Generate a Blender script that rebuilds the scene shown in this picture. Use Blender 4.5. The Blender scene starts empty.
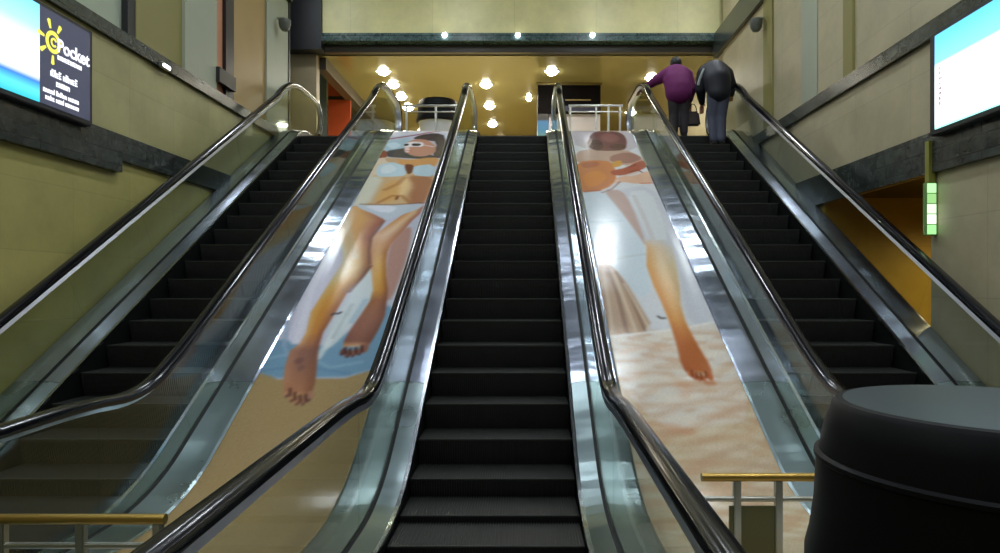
import bpy, bmesh, math, random
import numpy as np
from mathutils import Vector, Matrix
random.seed(4)
ART_LEFT=[
('F',(166,142,98)),
('P',(196,199,214),0.01,[(-2.178,8.813),(-0.726,8.813),(-0.889,5.62),(-0.864,3.506),(-1.03,2.417),(-1.038,1.867),(-2.033,1.84),(-2.024,2.746),(-2.102,3.506),(-2.151,5.456),(-2.118,7.611)]),
('P',(118,156,182),0.05,[(-2.138,2.339),(-1.888,2.449),(-1.57,2.263),(-1.304,2.661),(-1.055,3.107),(-1.016,2.339),(-1.042,1.887),(-2.038,1.854)]),
('P',(204,214,216),0.05,[(-1.582,2.661),(-1.499,3.203),(-1.502,3.901),(-1.41,3.765),(-1.291,3.262),(-1.295,2.886),(-1.389,2.627),(-1.457,2.339),(-1.545,2.234)]),
('P',(214,212,228),0.05,[(-2.017,3.107),(-2.059,4.573),(-1.74,3.901),(-1.706,3.402),(-1.772,3.107),(-1.714,2.339),(-1.877,2.355),(-2.004,2.712)]),
('L',(226,226,236),0.03,0.8,[(-1.98,4.441),(-1.923,3.301),(-1.815,2.386)]),
('L',(170,170,188),0.02,0.5,[(-2.052,4.187),(-1.999,3.013),(-1.908,2.339)]),
('L',(150,175,200),0.02,0.6,[(-2.006,2.78),(-1.908,2.339),(-1.823,2.174)]),
('L',(224,232,232),0.03,0.7,[(-1.471,2.78),(-1.521,2.417),(-1.556,2.145)]),
('L',(170,182,186),0.02,0.6,[(-1.457,3.013),(-1.502,2.449)]),
('L',(150,180,200),0.03,0.6,[(-1.34,3.107),(-1.39,2.712)]),
('L',(146,180,200),0.02,0.6,[(-2.027,2.116),(-1.736,2.234),(-1.418,2.003),(-1.166,2.088)]),
('L',(98,138,168),0.02,0.5,[(-2.021,1.948),(-1.678,2.031),(-1.231,1.921)]),
('P',(222,222,230),0.02,[(-2.178,8.813),(-0.726,8.813),(-0.86,8.369),(-1.375,8.532),(-2.053,8.21)]),
('L',(140,60,62),0.02,0.9,[(-2.067,8.106),(-1.829,8.236),(-1.616,8.342),(-1.217,8.615)]),
('P',(176,204,216),0.03,[(-2.065,8.004),(-1.845,8.132),(-1.629,8.21),(-1.605,7.611),(-1.752,7.563),(-1.961,7.516)]),
('P',(205,228,238),0.03,[(-2.015,7.903),(-1.856,8.004),(-1.728,7.804),(-1.853,7.611)]),
('P',(72,58,60),0.03,[(-1.622,8.158),(-1.52,8.369),(-1.269,8.477),(-1.086,8.315),(-1.006,7.242),(-1.187,7.242),(-1.182,8.004),(-1.42,8.106)]),
('P',(70,66,70),0.03,[(-1.938,7.563),(-1.737,7.659),(-1.563,7.755),(-1.374,7.516),(-1.067,7.242),(-1.362,7.197),(-1.67,7.242),(-1.889,7.287)]),
('P',(196,142,118),0.03,[(-1.704,7.953),(-1.557,8.158),(-1.355,8.106),(-1.191,7.804),(-1.153,7.47),(-1.314,7.287),(-1.502,7.332),(-1.637,7.516)]),
('P',(236,206,196),0.02,[(-1.689,7.755),(-1.618,7.804),(-1.56,7.516),(-1.63,7.47)]),
('P',(238,232,232),0.012,[(-1.712,7.903),(-1.603,8.029),(-1.404,7.978),(-1.39,7.755),(-1.563,7.755),(-1.689,7.755)]),
('P',(40,32,38),0.01,[(-1.588,7.928),(-1.443,7.913),(-1.444,7.804),(-1.57,7.804)]),
('P',(52,44,48),0.01,[(-1.704,7.903),(-1.634,7.913),(-1.634,7.804),(-1.697,7.804)]),
('L',(240,238,240),0.012,0.9,[(-1.403,7.853),(-1.217,7.755)]),
('L',(176,70,70),0.01,0.8,[(-1.632,7.587),(-1.551,7.563)]),
('P',(150,80,58),0.03,[(-2.038,7.516),(-1.947,7.611),(-1.851,7.242),(-1.993,7.197)]),
('P',(226,206,180),0.03,[(-2.087,7.065),(-1.919,7.287),(-1.656,7.153),(-1.645,6.728),(-1.817,6.41),(-2.013,6.41)]),
('P',(216,158,96),0.03,[(-1.79,7.242),(-1.506,7.153),(-1.162,7.287),(-1.057,7.153),(-1.107,6.811),(-1.468,6.894),(-1.687,6.979)]),
('P',(206,170,130),0.02,[(-1.911,7.242),(-1.73,7.242),(-1.635,7.022),(-1.812,7.022)]),
('P',(212,178,132),0.03,[(-2.029,6.488),(-1.46,6.647),(-1.05,6.567),(-1.061,5.964),(-1.076,5.456),(-1.991,5.424),(-2.015,5.894)]),
('P',(218,216,196),0.12,[(-2.029,6.488),(-1.768,6.449),(-1.774,5.894),(-1.793,5.456),(-2.003,5.424),(-2.03,5.964)]),
('P',(176,120,84),0.12,[(-1.464,6.488),(-1.045,6.527),(-1.05,5.456),(-1.255,5.456),(-1.326,5.755),(-1.297,6.109)]),
('P',(218,170,104),0.12,[(-1.678,6.257),(-1.524,6.333),(-1.411,5.964),(-1.462,5.62),(-1.62,5.488),(-1.735,5.687)]),
('P',(236,200,146),0.12,[(-1.536,6.41),(-1.43,6.449),(-1.352,6.109),(-1.378,5.755),(-1.446,5.687)]),
('L',(170,116,70),0.04,0.5,[(-1.667,5.964),(-1.527,6.182),(-1.48,6.41)]),
('L',(170,112,64),0.03,0.6,[(-1.677,5.521),(-1.537,5.755),(-1.405,5.755),(-1.265,5.521)]),
('B',(120,70,42),0.8,-1.46,5.6875,0.021,0.067),
('P',(196,220,230),0.02,[(-1.929,6.937),(-1.76,7.065),(-1.591,6.937),(-1.48,6.687),(-1.478,6.488),(-1.655,6.449),(-1.866,6.449),(-1.934,6.728)]),
('P',(222,236,240),0.03,[(-1.877,6.894),(-1.746,6.979),(-1.616,6.728),(-1.732,6.567),(-1.853,6.607)]),
('P',(112,64,42),0.02,[(-1.554,6.979),(-1.415,6.937),(-1.388,6.647),(-1.442,6.527),(-1.522,6.769)]),
('P',(190,214,226),0.02,[(-1.409,6.894),(-1.126,6.979),(-1.064,6.449),(-1.323,6.488),(-1.397,6.607)]),
('P',(188,146,132),0.05,[(-1.319,4.546),(-1.161,4.821),(-1.113,4.654),(-1.069,3.901),(-1.085,3.107),(-1.163,3.107),(-1.285,3.901)]),
('R',0.02,[(1.636,-1.675,-1.473,((214,196,168),(222,172,112),(160,102,84))),(1.686,-1.706,-1.478,((176,118,88),(176,122,92),(142,94,66))),(1.827,-1.758,-1.491,((186,132,100),(166,116,88),(142,94,70))),(2.031,-1.804,-1.534,((178,126,98),(150,106,88),(138,92,70))),(2.248,-1.828,-1.579,((170,120,98),(146,104,88),(126,86,72))),(2.355,-1.775,-1.594,((206,156,116),(172,116,84),(132,86,70))),(2.529,-1.767,-1.612,((222,174,108),(196,132,68),(140,86,62))),(2.886,-1.819,-1.581,((218,168,96),(202,138,60),(150,88,50))),(3.088,-1.806,-1.566,((216,170,98),(208,146,66),(158,96,50))),(3.301,-1.792,-1.55,((216,178,112),(214,160,82),(160,98,48))),(3.569,-1.777,-1.455,((214,196,150),(220,180,112),(150,94,46))),(3.765,-1.762,-1.431,((218,204,168),(226,190,128),(130,78,40))),(3.901,-1.756,-1.458,((218,206,172),(222,184,120),(150,92,46))),(4.187,-1.823,-1.521,((220,208,176),(216,172,108),(170,108,60))),(4.493,-1.952,-1.576,((214,196,168),(222,172,112),(160,102,84))),(4.765,-2.053,-1.547,((214,196,168),(222,172,112),(160,102,84))),(4.994,-2.073,-1.505,((214,196,168),(222,172,112),(160,102,84))),(5.143,-2.077,-1.569,((214,196,168),(222,172,112),(160,102,84))),(5.297,-2.076,-1.685,((214,196,168),(222,172,112),(160,102,84))),(5.424,-2.016,-1.889,((214,196,168),(222,172,112),(160,102,84)))]),
('B',(110,76,76),0.6,-1.707,2.1020000000000003,0.034,0.043),
('B',(116,84,84),0.5,-1.661,2.0035,0.025,0.041),
('L',(196,196,176),0.04,0.35,[(-2.015,5.143),(-1.825,4.573),(-1.63,3.995)]),
('B',(196,140,104),1.0,-1.675,1.6604999999999999,0.021,0.045),
('B',(190,134,98),1.0,-1.618,1.605,0.022,0.048),
('B',(186,130,96),1.0,-1.564,1.5685,0.022,0.048),
('B',(190,138,106),1.0,-1.521,1.5685,0.022,0.048),
('B',(170,124,100),1.0,-1.489,1.624,0.032,0.069),
('L',(84,52,44),0.012,0.9,[(-1.671,1.724),(-1.643,1.636)]),
('L',(84,52,44),0.012,0.9,[(-1.616,1.673),(-1.588,1.586)]),
('L',(84,52,44),0.012,0.9,[(-1.564,1.642),(-1.537,1.556)]),
('L',(84,52,44),0.012,0.9,[(-1.523,1.648),(-1.496,1.562)]),
('B',(70,50,54),0.9,-1.67,1.6320000000000001,0.01,0.016),
('B',(70,50,54),0.9,-1.612,1.574,0.01,0.016),
('B',(70,50,54),0.9,-1.558,1.5345,0.01,0.016),
('B',(70,50,54),0.9,-1.511,1.5314999999999999,0.01,0.015),
('B',(70,50,54),0.9,-1.477,1.58,0.01,0.016),
('R',0.02,[(2.309,-1.38,-1.16,((206,146,96),(226,186,140),(170,112,92))),(2.401,-1.392,-1.143,((126,76,62),(140,90,72),(120,74,60))),(2.594,-1.373,-1.116,((142,88,68),(150,98,78),(130,82,64))),(2.815,-1.337,-1.101,((150,96,72),(156,104,80),(140,90,72))),(3.088,-1.297,-1.131,((150,94,54),(160,104,72),(134,84,66))),(3.301,-1.309,-1.158,((214,160,80),(206,144,60),(150,92,56))),(3.612,-1.385,-1.234,((214,168,110),(218,168,84),(180,118,50))),(3.901,-1.458,-1.285,((206,156,112),(220,176,112),(186,126,60))),(4.138,-1.522,-1.311,((196,144,108),(214,168,120),(176,116,72))),(4.338,-1.562,-1.306,((206,162,130),(216,170,130),(196,138,100))),(4.546,-1.552,-1.261,((222,178,146),(226,190,160),(184,128,96))),(4.765,-1.463,-1.201,((210,160,116),(226,192,156),(180,122,92))),(4.994,-1.37,-1.15,((206,146,96),(226,186,140),(170,112,92))),(5.174,-1.288,-1.089,((206,146,96),(226,186,140),(170,112,92))),(5.424,-1.238,-1.072,((206,146,96),(226,186,140),(170,112,92)))]),
('P',(196,206,216),0.03,[(-1.95,5.456),(-1.445,5.44),(-1.071,5.521),(-1.102,5.36),(-1.243,5.204),(-1.379,5.083),(-1.492,4.994),(-1.689,5.189),(-1.868,5.329)]),
('P',(224,228,238),0.03,[(-1.866,5.44),(-1.404,5.424),(-1.443,5.204),(-1.623,5.235)]),
('L',(90,56,44),0.012,0.6,[(-1.9,5.479),(-1.486,5.456),(-1.084,5.521)]),
('L',(110,60,40),0.02,0.7,[(-1.499,4.965),(-1.529,4.737),(-1.564,4.493),(-1.526,4.187),(-1.449,3.855)]),
('L',(96,52,32),0.02,0.7,[(-1.43,3.81),(-1.483,3.506),(-1.542,3.262)]),
('L',(30,24,26),0.012,0.95,[(-1.606,2.833),(-1.588,2.858),(-1.553,2.851),(-1.531,2.876)]),
('B',(110,66,58),1.0,-1.362,2.234,0.023,0.05),
('B',(130,80,66),1.0,-1.316,2.2039999999999997,0.022,0.05),
('B',(150,96,78),1.0,-1.27,2.2119999999999997,0.022,0.05),
('B',(146,94,76),1.0,-1.223,2.234,0.023,0.05),
('B',(150,98,80),1.0,-1.18,2.279,0.026,0.059),
('L',(66,38,34),0.012,0.9,[(-1.354,2.294),(-1.333,2.204)]),
('L',(66,38,34),0.012,0.9,[(-1.309,2.278),(-1.289,2.189)]),
('L',(66,38,34),0.012,0.9,[(-1.262,2.294),(-1.242,2.204)]),
('L',(66,38,34),0.012,0.9,[(-1.216,2.324),(-1.197,2.234)]),
('B',(60,36,36),0.9,-1.362,2.1965000000000003,0.01,0.016),
('B',(60,36,36),0.9,-1.306,2.16,0.009,0.016),
('B',(60,36,36),0.9,-1.261,2.17,0.009,0.016),
('B',(60,36,36),0.9,-1.212,2.1965000000000003,0.009,0.016)
]
ART_RIGHT=[
('F',(212,194,160)),
('P',(216,218,220),0.01,[(0.829,9.227),(2.061,9.227),(2.032,2.339),(2.003,2.729),(1.585,2.594),(1.265,2.529),(0.896,2.464)]),
('P',(196,188,192),0.03,[(0.978,8.756),(1.999,8.756),(2.02,7.516),(1.007,7.611)]),
('P',(206,218,224),0.03,[(0.903,5.964),(1.302,5.929),(1.459,5.053),(1.58,4.237),(1.497,3.301),(1.349,3.107),(1.162,3.81),(1.009,3.901)]),
('L',(176,196,206),0.015,0.7,[(1.007,4.936),(1.201,4.936),(1.399,4.965)]),
('L',(190,200,200),0.02,0.6,[(1.074,3.901),(1.327,4.018),(1.558,4.09)]),
('P',(184,152,122),0.03,[(1.011,4.042),(1.159,3.788),(1.257,3.464),(1.312,3.126),(1.406,2.561),(0.894,2.449)]),
('L',(212,190,160),0.02,0.8,[(1.141,3.721),(1.192,3.107),(1.231,2.545)]),
('L',(140,108,84),0.02,0.8,[(1.093,3.765),(1.142,3.184),(1.147,2.529)]),
('L',(132,100,78),0.015,0.7,[(1.178,3.677),(1.27,3.107),(1.315,2.561)]),
('L',(206,184,156),0.02,0.7,[(1.046,3.721),(1.035,3.107),(1.016,2.496)]),
('L',(150,118,92),0.015,0.6,[(1.004,3.506),(0.996,2.922),(0.969,2.48)]),
('L',(216,200,176),0.015,0.7,[(1.231,3.423),(1.316,2.886),(1.363,2.578)]),
('P',(206,208,214),0.05,[(1.299,5.894),(1.96,6.182),(1.987,4.85),(1.999,2.712),(1.742,2.644),(1.799,3.301),(1.854,3.901),(1.882,4.287),(1.595,4.262),(1.526,4.654),(1.455,5.424)]),
('P',(190,164,152),0.05,[(1.266,5.964),(1.521,5.964),(1.583,5.424),(1.597,4.654),(1.591,4.237),(1.526,4.654),(1.397,5.36)]),
('P',(218,222,222),0.05,[(1.566,5.894),(1.898,5.964),(1.905,4.936),(1.846,4.338),(1.649,4.389),(1.623,4.994)]),
('L',(196,186,182),0.03,0.5,[(1.654,5.755),(1.687,4.936),(1.695,4.389)]),
('P',(190,160,142),0.03,[(1.001,7.516),(1.229,7.659),(1.785,7.611),(1.938,7.377),(1.998,7.065),(1.635,6.894),(1.325,7.022),(0.967,6.979)]),
('P',(112,72,70),0.015,[(1.262,8.262),(1.367,8.532),(1.528,8.643),(1.741,8.587),(1.848,8.369),(1.857,8.055),(1.791,7.659),(1.655,7.563),(1.376,7.563),(1.245,7.659),(1.197,7.853)]),
('B',(146,96,92),0.7,1.6,8.2135,0.131,0.21),
('B',(74,44,48),0.7,1.34,7.858499999999999,0.095,0.248),
('B',(86,52,52),0.6,1.677,7.757,0.11,0.146),
('L',(190,176,150),0.012,0.8,[(1.258,8.21),(1.185,7.903),(1.139,7.707)]),
('L',(170,150,120),0.012,0.8,[(1.277,8.055),(1.205,7.755),(1.225,7.611)]),
('P',(200,128,78),0.02,[(1.002,7.065),(1.248,7.153),(1.507,7.065),(1.519,6.647),(1.478,6.295),(1.34,6.036),(1.222,5.929),(1.005,5.894),(0.876,5.964),(0.879,6.488)]),
('P',(214,138,70),0.04,[(1.026,6.567),(1.297,6.728),(1.379,6.41),(1.212,6.109),(1.043,6.036)]),
('P',(178,106,72),0.04,[(1.029,7.022),(1.303,7.109),(1.313,6.894),(1.07,6.769)]),
('P',(160,116,104),0.03,[(1.506,7.332),(1.773,7.516),(1.962,7.332),(1.966,7.153),(1.734,6.979),(1.478,7.065)]),
('P',(202,150,72),0.02,[(1.507,7.065),(1.667,7.153),(1.635,6.894),(1.494,6.811)]),
('P',(168,84,62),0.02,[(1.437,6.687),(1.683,6.811),(1.936,7.153),(2.035,7.022),(1.973,6.811),(1.805,6.647),(1.585,6.488),(1.448,6.527)]),
('L',(214,168,140),0.012,0.9,[(1.694,6.894),(1.828,7.022),(1.966,7.153)]),
('L',(216,172,140),0.012,0.9,[(1.58,6.449),(1.766,6.567),(1.868,6.687)]),
('L',(120,54,40),0.012,0.9,[(1.719,6.647),(1.845,6.728),(1.899,6.607)]),
('L',(120,54,40),0.012,0.8,[(1.717,6.852),(1.846,6.937)]),
('P',(220,178,148),0.02,[(1.496,6.449),(1.755,6.488),(2.019,6.728),(1.987,6.182),(1.74,6.182),(1.557,6.257),(1.438,6.182)]),
('L',(196,96,66),0.012,0.9,[(1.812,6.201),(1.993,6.22)]),
('L',(226,200,190),0.014,0.9,[(1.222,5.929),(1.371,6.072),(1.511,6.333)]),
('L',(130,90,80),0.014,0.6,[(1.242,5.859),(1.391,6.0),(1.529,6.257)]),
('L',(170,90,56),0.02,0.8,[(1.005,5.894),(1.224,5.947)]),
('P',(226,218,206),0.03,[(0.86,2.464),(1.265,2.529),(1.585,2.594),(2.003,2.729),(2.007,2.449),(1.972,1.351),(1.528,1.262),(1.23,1.262),(0.993,1.775)]),
('P',(206,184,152),0.1,[(1.313,1.072),(1.938,1.134),(1.9,0.23),(1.255,0.088)]),
('C',-0.2,2.62,(238,226,204),(206,164,126),0.5),
('L',(240,236,230),0.015,0.9,[(0.894,2.449),(1.263,2.521),(1.582,2.578),(1.999,2.712)]),
('L',(224,176,136),0.05,0.22,[(1.065,2.234),(1.325,2.339),(1.506,2.263)]),
('L',(224,176,136),0.02,0.22,[(1.065,2.234),(1.325,2.339),(1.506,2.263)]),
('L',(214,164,122),0.05,0.22,[(1.066,1.84),(1.264,1.948),(1.409,1.921),(1.515,1.788)]),
('L',(214,164,122),0.02,0.22,[(1.066,1.84),(1.264,1.948),(1.409,1.921),(1.515,1.788)]),
('L',(232,214,194),0.05,0.22,[(1.097,1.948),(1.324,2.059),(1.491,2.003)]),
('L',(232,214,194),0.02,0.22,[(1.097,1.948),(1.324,2.059),(1.491,2.003)]),
('L',(206,158,120),0.05,0.22,[(1.131,1.611),(1.32,1.788),(1.51,1.762),(1.801,1.894)]),
('L',(206,158,120),0.02,0.22,[(1.131,1.611),(1.32,1.788),(1.51,1.762),(1.801,1.894)]),
('L',(238,226,206),0.05,0.22,[(1.142,1.686),(1.361,1.84),(1.575,1.84),(1.928,2.003)]),
('L',(238,226,206),0.02,0.22,[(1.142,1.686),(1.361,1.84),(1.575,1.84),(1.928,2.003)]),
('L',(208,162,122),0.05,0.22,[(1.213,1.386),(1.429,1.514),(1.595,1.562),(1.811,1.611),(1.996,1.762)]),
('L',(208,162,122),0.02,0.22,[(1.213,1.386),(1.429,1.514),(1.595,1.562),(1.811,1.611),(1.996,1.762)]),
('L',(240,230,212),0.05,0.22,[(1.188,1.467),(1.411,1.586),(1.611,1.636),(1.968,1.84)]),
('L',(240,230,212),0.02,0.22,[(1.188,1.467),(1.411,1.586),(1.611,1.636),(1.968,1.84)]),
('L',(204,156,120),0.05,0.22,[(1.248,1.197),(1.449,1.241),(1.68,1.397),(1.965,1.538)]),
('L',(204,156,120),0.02,0.22,[(1.248,1.197),(1.449,1.241),(1.68,1.397),(1.965,1.538)]),
('L',(236,222,200),0.05,0.22,[(1.245,1.262),(1.468,1.329),(1.734,1.49),(2.008,1.636)]),
('L',(236,222,200),0.02,0.22,[(1.245,1.262),(1.468,1.329),(1.734,1.49),(2.008,1.636)]),
('L',(198,158,124),0.05,0.22,[(1.338,1.051),(1.573,1.134),(1.839,1.307),(2.01,1.374)]),
('L',(198,158,124),0.02,0.22,[(1.338,1.051),(1.573,1.134),(1.839,1.307),(2.01,1.374)]),
('L',(226,208,180),0.05,0.22,[(1.321,1.113),(1.558,1.197),(1.848,1.397)]),
('L',(226,208,180),0.02,0.22,[(1.321,1.113),(1.558,1.197),(1.848,1.397)]),
('L',(214,150,112),0.05,0.22,[(1.162,1.307),(1.29,1.262),(1.445,1.219)]),
('L',(214,150,112),0.02,0.22,[(1.162,1.307),(1.29,1.262),(1.445,1.219)]),
('L',(222,170,134),0.05,0.22,[(1.484,1.636),(1.537,1.736),(1.482,1.788)]),
('L',(222,170,134),0.02,0.22,[(1.484,1.636),(1.537,1.736),(1.482,1.788)]),
('L',(230,196,166),0.05,0.22,[(1.75,2.263),(1.877,2.355),(1.993,2.324)]),
('L',(230,196,166),0.02,0.22,[(1.75,2.263),(1.877,2.355),(1.993,2.324)]),
('L',(212,170,132),0.05,0.22,[(1.67,1.686),(1.866,1.762),(2.008,1.867)]),
('L',(212,170,132),0.02,0.22,[(1.67,1.686),(1.866,1.762),(2.008,1.867)]),
('L',(240,232,216),0.05,0.22,[(1.718,2.116),(1.876,2.204),(2.005,2.234)]),
('L',(240,232,216),0.02,0.22,[(1.718,2.116),(1.876,2.204),(2.005,2.234)]),
('L',(202,160,122),0.05,0.22,[(1.847,1.948),(1.993,2.059)]),
('L',(202,160,122),0.02,0.22,[(1.847,1.948),(1.993,2.059)]),
('L',(236,224,204),0.05,0.22,[(1.041,2.324),(1.34,2.433),(1.561,2.464)]),
('L',(236,224,204),0.02,0.22,[(1.041,2.324),(1.34,2.433),(1.561,2.464)]),
('L',(216,178,144),0.05,0.22,[(1.167,2.088),(1.386,2.174),(1.495,2.116)]),
('L',(216,178,144),0.02,0.22,[(1.167,2.088),(1.386,2.174),(1.495,2.116)]),
('L',(192,154,122),0.05,0.22,[(1.45,0.907),(1.692,1.031),(1.996,1.134)]),
('L',(192,154,122),0.02,0.22,[(1.45,0.907),(1.692,1.031),(1.996,1.134)]),
('L',(222,202,172),0.05,0.22,[(1.421,0.97),(1.708,1.092),(1.993,1.219)]),
('L',(222,202,172),0.02,0.22,[(1.421,0.97),(1.708,1.092),(1.993,1.219)]),
('L',(184,148,116),0.05,0.22,[(1.482,0.691),(1.721,0.822),(1.997,0.907)]),
('L',(184,148,116),0.02,0.22,[(1.482,0.691),(1.721,0.822),(1.997,0.907)]),
('L',(212,190,158),0.05,0.22,[(1.463,0.779),(1.731,0.907),(2.015,1.011)]),
('L',(212,190,158),0.02,0.22,[(1.463,0.779),(1.731,0.907),(2.015,1.011)]),
('L',(190,156,122),0.05,0.22,[(1.52,0.484),(1.777,0.601),(1.991,0.647)]),
('L',(190,156,122),0.02,0.22,[(1.52,0.484),(1.777,0.601),(1.991,0.647)]),
('B',(250,246,240),0.9,1.662,1.8675000000000002,0.116,0.033),
('B',(200,130,90),0.7,1.728,1.7945,0.049,0.026),
('R',0.025,[(1.907,1.589,1.779,((222,180,128),(222,200,170),(208,206,196))),(1.962,1.555,1.784,((170,92,48),(186,106,60),(190,118,76))),(2.088,1.545,1.779,((178,100,54),(182,104,56),(184,110,66))),(2.339,1.56,1.746,((186,108,56),(186,106,52),(178,104,56))),(2.594,1.563,1.723,((200,124,64),(206,132,66),(196,126,66))),(2.746,1.563,1.717,((214,142,70),(222,160,86),(206,148,84))),(3.032,1.551,1.731,((220,152,86),(230,178,114),(214,172,112))),(3.382,1.526,1.79,((222,158,88),(234,190,136),(214,186,140))),(3.81,1.52,1.841,((222,164,96),(228,200,156),(214,196,158))),(4.237,1.586,1.884,((222,180,128),(222,200,170),(208,206,196))),(4.441,1.588,1.841,((210,200,186),(212,206,196),(208,210,210)))]),
('L',(70,66,60),0.012,0.95,[(1.475,2.807),(1.497,2.77),(1.535,2.777)]),
('B',(196,112,66),1.0,1.591,1.9209999999999998,0.017,0.041),
('B',(196,112,66),1.0,1.62,1.8805,0.017,0.04),
('B',(196,112,66),1.0,1.653,1.861,0.016,0.04),
('B',(196,112,66),1.0,1.69,1.861,0.016,0.04),
('B',(196,112,66),1.0,1.747,1.8945,0.025,0.06),
('L',(120,56,28),0.01,0.9,[(1.614,1.962),(1.605,1.88)]),
('L',(120,56,28),0.01,0.9,[(1.646,1.934),(1.637,1.854)]),
('L',(120,56,28),0.01,0.9,[(1.681,1.928),(1.671,1.847)]),
('L',(120,56,28),0.01,0.9,[(1.725,1.948),(1.715,1.867)])
]

S = bpy.context.scene
COL = S.collection
PI = math.pi
# ------------------------------------------------------------------ materials
def srgb(r, g, b):
    f = lambda c: ((c / 255) / 12.92) if c / 255 <= 0.04045 else (((c / 255) + 0.055) / 1.055) ** 2.4
    return (f(r), f(g), f(b), 1.0)
def new_mat(name):
    m = bpy.data.materials.new(name); m.use_nodes = True
    nt = m.node_tree
    return m, nt, nt.nodes['Principled BSDF'], nt.nodes['Material Output']
def plain(name, col, rough=0.5, metal=0.0, spec=0.5, noise=0.0, scale=8.0, coat=0.0):
    m, nt, p, out = new_mat(name)
    p.inputs['Base Color'].default_value = col
    p.inputs['Roughness'].default_value = rough
    p.inputs['Metallic'].default_value = metal
    p.inputs['Specular IOR Level'].default_value = spec
    p.inputs['Coat Weight'].default_value = coat
    if noise:
        tc = nt.nodes.new('ShaderNodeTexCoord')
        n = nt.nodes.new('ShaderNodeTexNoise'); n.inputs['Scale'].default_value = scale; n.inputs['Detail'].default_value = 5
        nt.links.new(tc.outputs['Object'], n.inputs['Vector'])
        mx = nt.nodes.new('ShaderNodeMix'); mx.data_type = 'RGBA'
        mx.inputs[6].default_value = [c * (1 - noise) for c in col[:3]] + [1]
        mx.inputs[7].default_value = [min(1, c * (1 + noise)) for c in col[:3]] + [1]
        nt.links.new(n.outputs['Fac'], mx.inputs[0]); nt.links.new(mx.outputs[2], p.inputs['Base Color'])
    return m
def emit(name, col, strength):
    m, nt, p, out = new_mat(name)
    p.inputs['Base Color'].default_value = (0, 0, 0, 1)
    p.inputs['Emission Color'].default_value = col
    p.inputs['Emission Strength'].default_value = strength
    return m
def stone_wall(name, c1, c2, axis, tile=(0.9, 0.6), rough=0.45, joint=0.82):
    """polished limestone cladding: mottled slabs with thin joints"""
    m, nt, p, out = new_mat(name)
    L = nt.links
    g = nt.nodes.new('ShaderNodeNewGeometry'); sx = nt.nodes.new('ShaderNodeSeparateXYZ'); cx = nt.nodes.new('ShaderNodeCombineXYZ')
    L.new(g.outputs['Position'], sx.inputs[0])
    L.new(sx.outputs[axis], cx.inputs[0]); L.new(sx.outputs[2], cx.inputs[1])
    b = nt.nodes.new('ShaderNodeTexBrick'); b.offset = 0.0
    b.inputs['Scale'].default_value = 1.0
    b.inputs['Brick Width'].default_value = tile[0]; b.inputs['Row Height'].default_value = tile[1]
    b.inputs['Mortar Size'].default_value = 0.006; b.inputs['Mortar Smooth'].default_value = 0.4
    b.inputs['Color1'].default_value = c1; b.inputs['Color2'].default_value = c2
    b.inputs['Mortar'].default_value = [c * joint for c in c1[:3]] + [1]
    L.new(cx.outputs[0], b.inputs['Vector'])
    n = nt.nodes.new('ShaderNodeTexNoise'); n.inputs['Scale'].default_value = 2.2; n.inputs['Detail'].default_value = 6; n.inputs['Roughness'].default_value = 0.65
    L.new(g.outputs['Position'], n.inputs['Vector'])
    r = nt.nodes.new('ShaderNodeMapRange'); r.inputs[1].default_value = 0.3; r.inputs[2].default_value = 0.7; r.inputs[3].default_value = 0.86; r.inputs[4].default_value = 1.1
    L.new(n.outputs['Fac'], r.inputs[0])
    mx = nt.nodes.new('ShaderNodeMix'); mx.data_type = 'RGBA'; mx.blend_type = 'MULTIPLY'; mx.inputs[0].default_value = 1
    L.new(b.outputs['Color'], mx.inputs[6]); L.new(r.outputs[0], mx.inputs[7])
    L.new(mx.outputs[2], p.inputs['Base Color'])
    p.inputs['Roughness'].default_value = rough
    return m
def marble(name, c1, c2, scale=6, rough=0.25, axis=1, block=0.55):
    m, nt, p, out = new_mat(name); L = nt.links
    g = nt.nodes.new('ShaderNodeNewGeometry')
    n = nt.nodes.new('ShaderNodeTexNoise'); n.inputs['Scale'].default_value = scale; n.inputs['Detail'].default_value = 8; n.inputs['Roughness'].default_value = 0.7; n.inputs['Distortion'].default_value = 1.2
    L.new(g.outputs['Position'], n.inputs['Vector'])
    cr = nt.nodes.new('ShaderNodeValToRGB'); cr.color_ramp.elements[0].position = 0.35; cr.color_ramp.elements[1].position = 0.72
    cr.color_ramp.elements[0].color = c1; cr.color_ramp.elements[1].color = c2
    L.new(n.outputs['Fac'], cr.inputs[0])
    sx = nt.nodes.new('ShaderNodeSeparateXYZ'); cx = nt.nodes.new('ShaderNodeCombineXYZ')
    L.new(g.outputs['Position'], sx.inputs[0]); L.new(sx.outputs[axis], cx.inputs[0]); L.new(sx.outputs[2], cx.inputs[1])
    b = nt.nodes.new('ShaderNodeTexBrick'); b.offset = 0.5
    b.inputs['Scale'].default_value = 1; b.inputs['Brick Width'].default_value = block; b.inputs['Row Height'].default_value = 0.13
    b.inputs['Mortar Size'].default_value = 0.006
    b.inputs['Color1'].default_value = (1, 1, 1, 1); b.inputs['Color2'].default_value = (.7, .7, .7, 1); b.inputs['Mortar'].default_value = (.35, .35, .35, 1)
    L.new(cx.outputs[0], b.inputs['Vector'])
    mx = nt.nodes.new('ShaderNodeMix'); mx.data_type = 'RGBA'; mx.blend_type = 'MULTIPLY'; mx.inputs[0].default_value = 1
    L.new(cr.outputs['Color'], mx.inputs[6]); L.new(b.outputs['Color'], mx.inputs[7]); L.new(mx.outputs[2], p.inputs['Base Color'])
    p.inputs['Roughness'].default_value = rough
    return m
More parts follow.
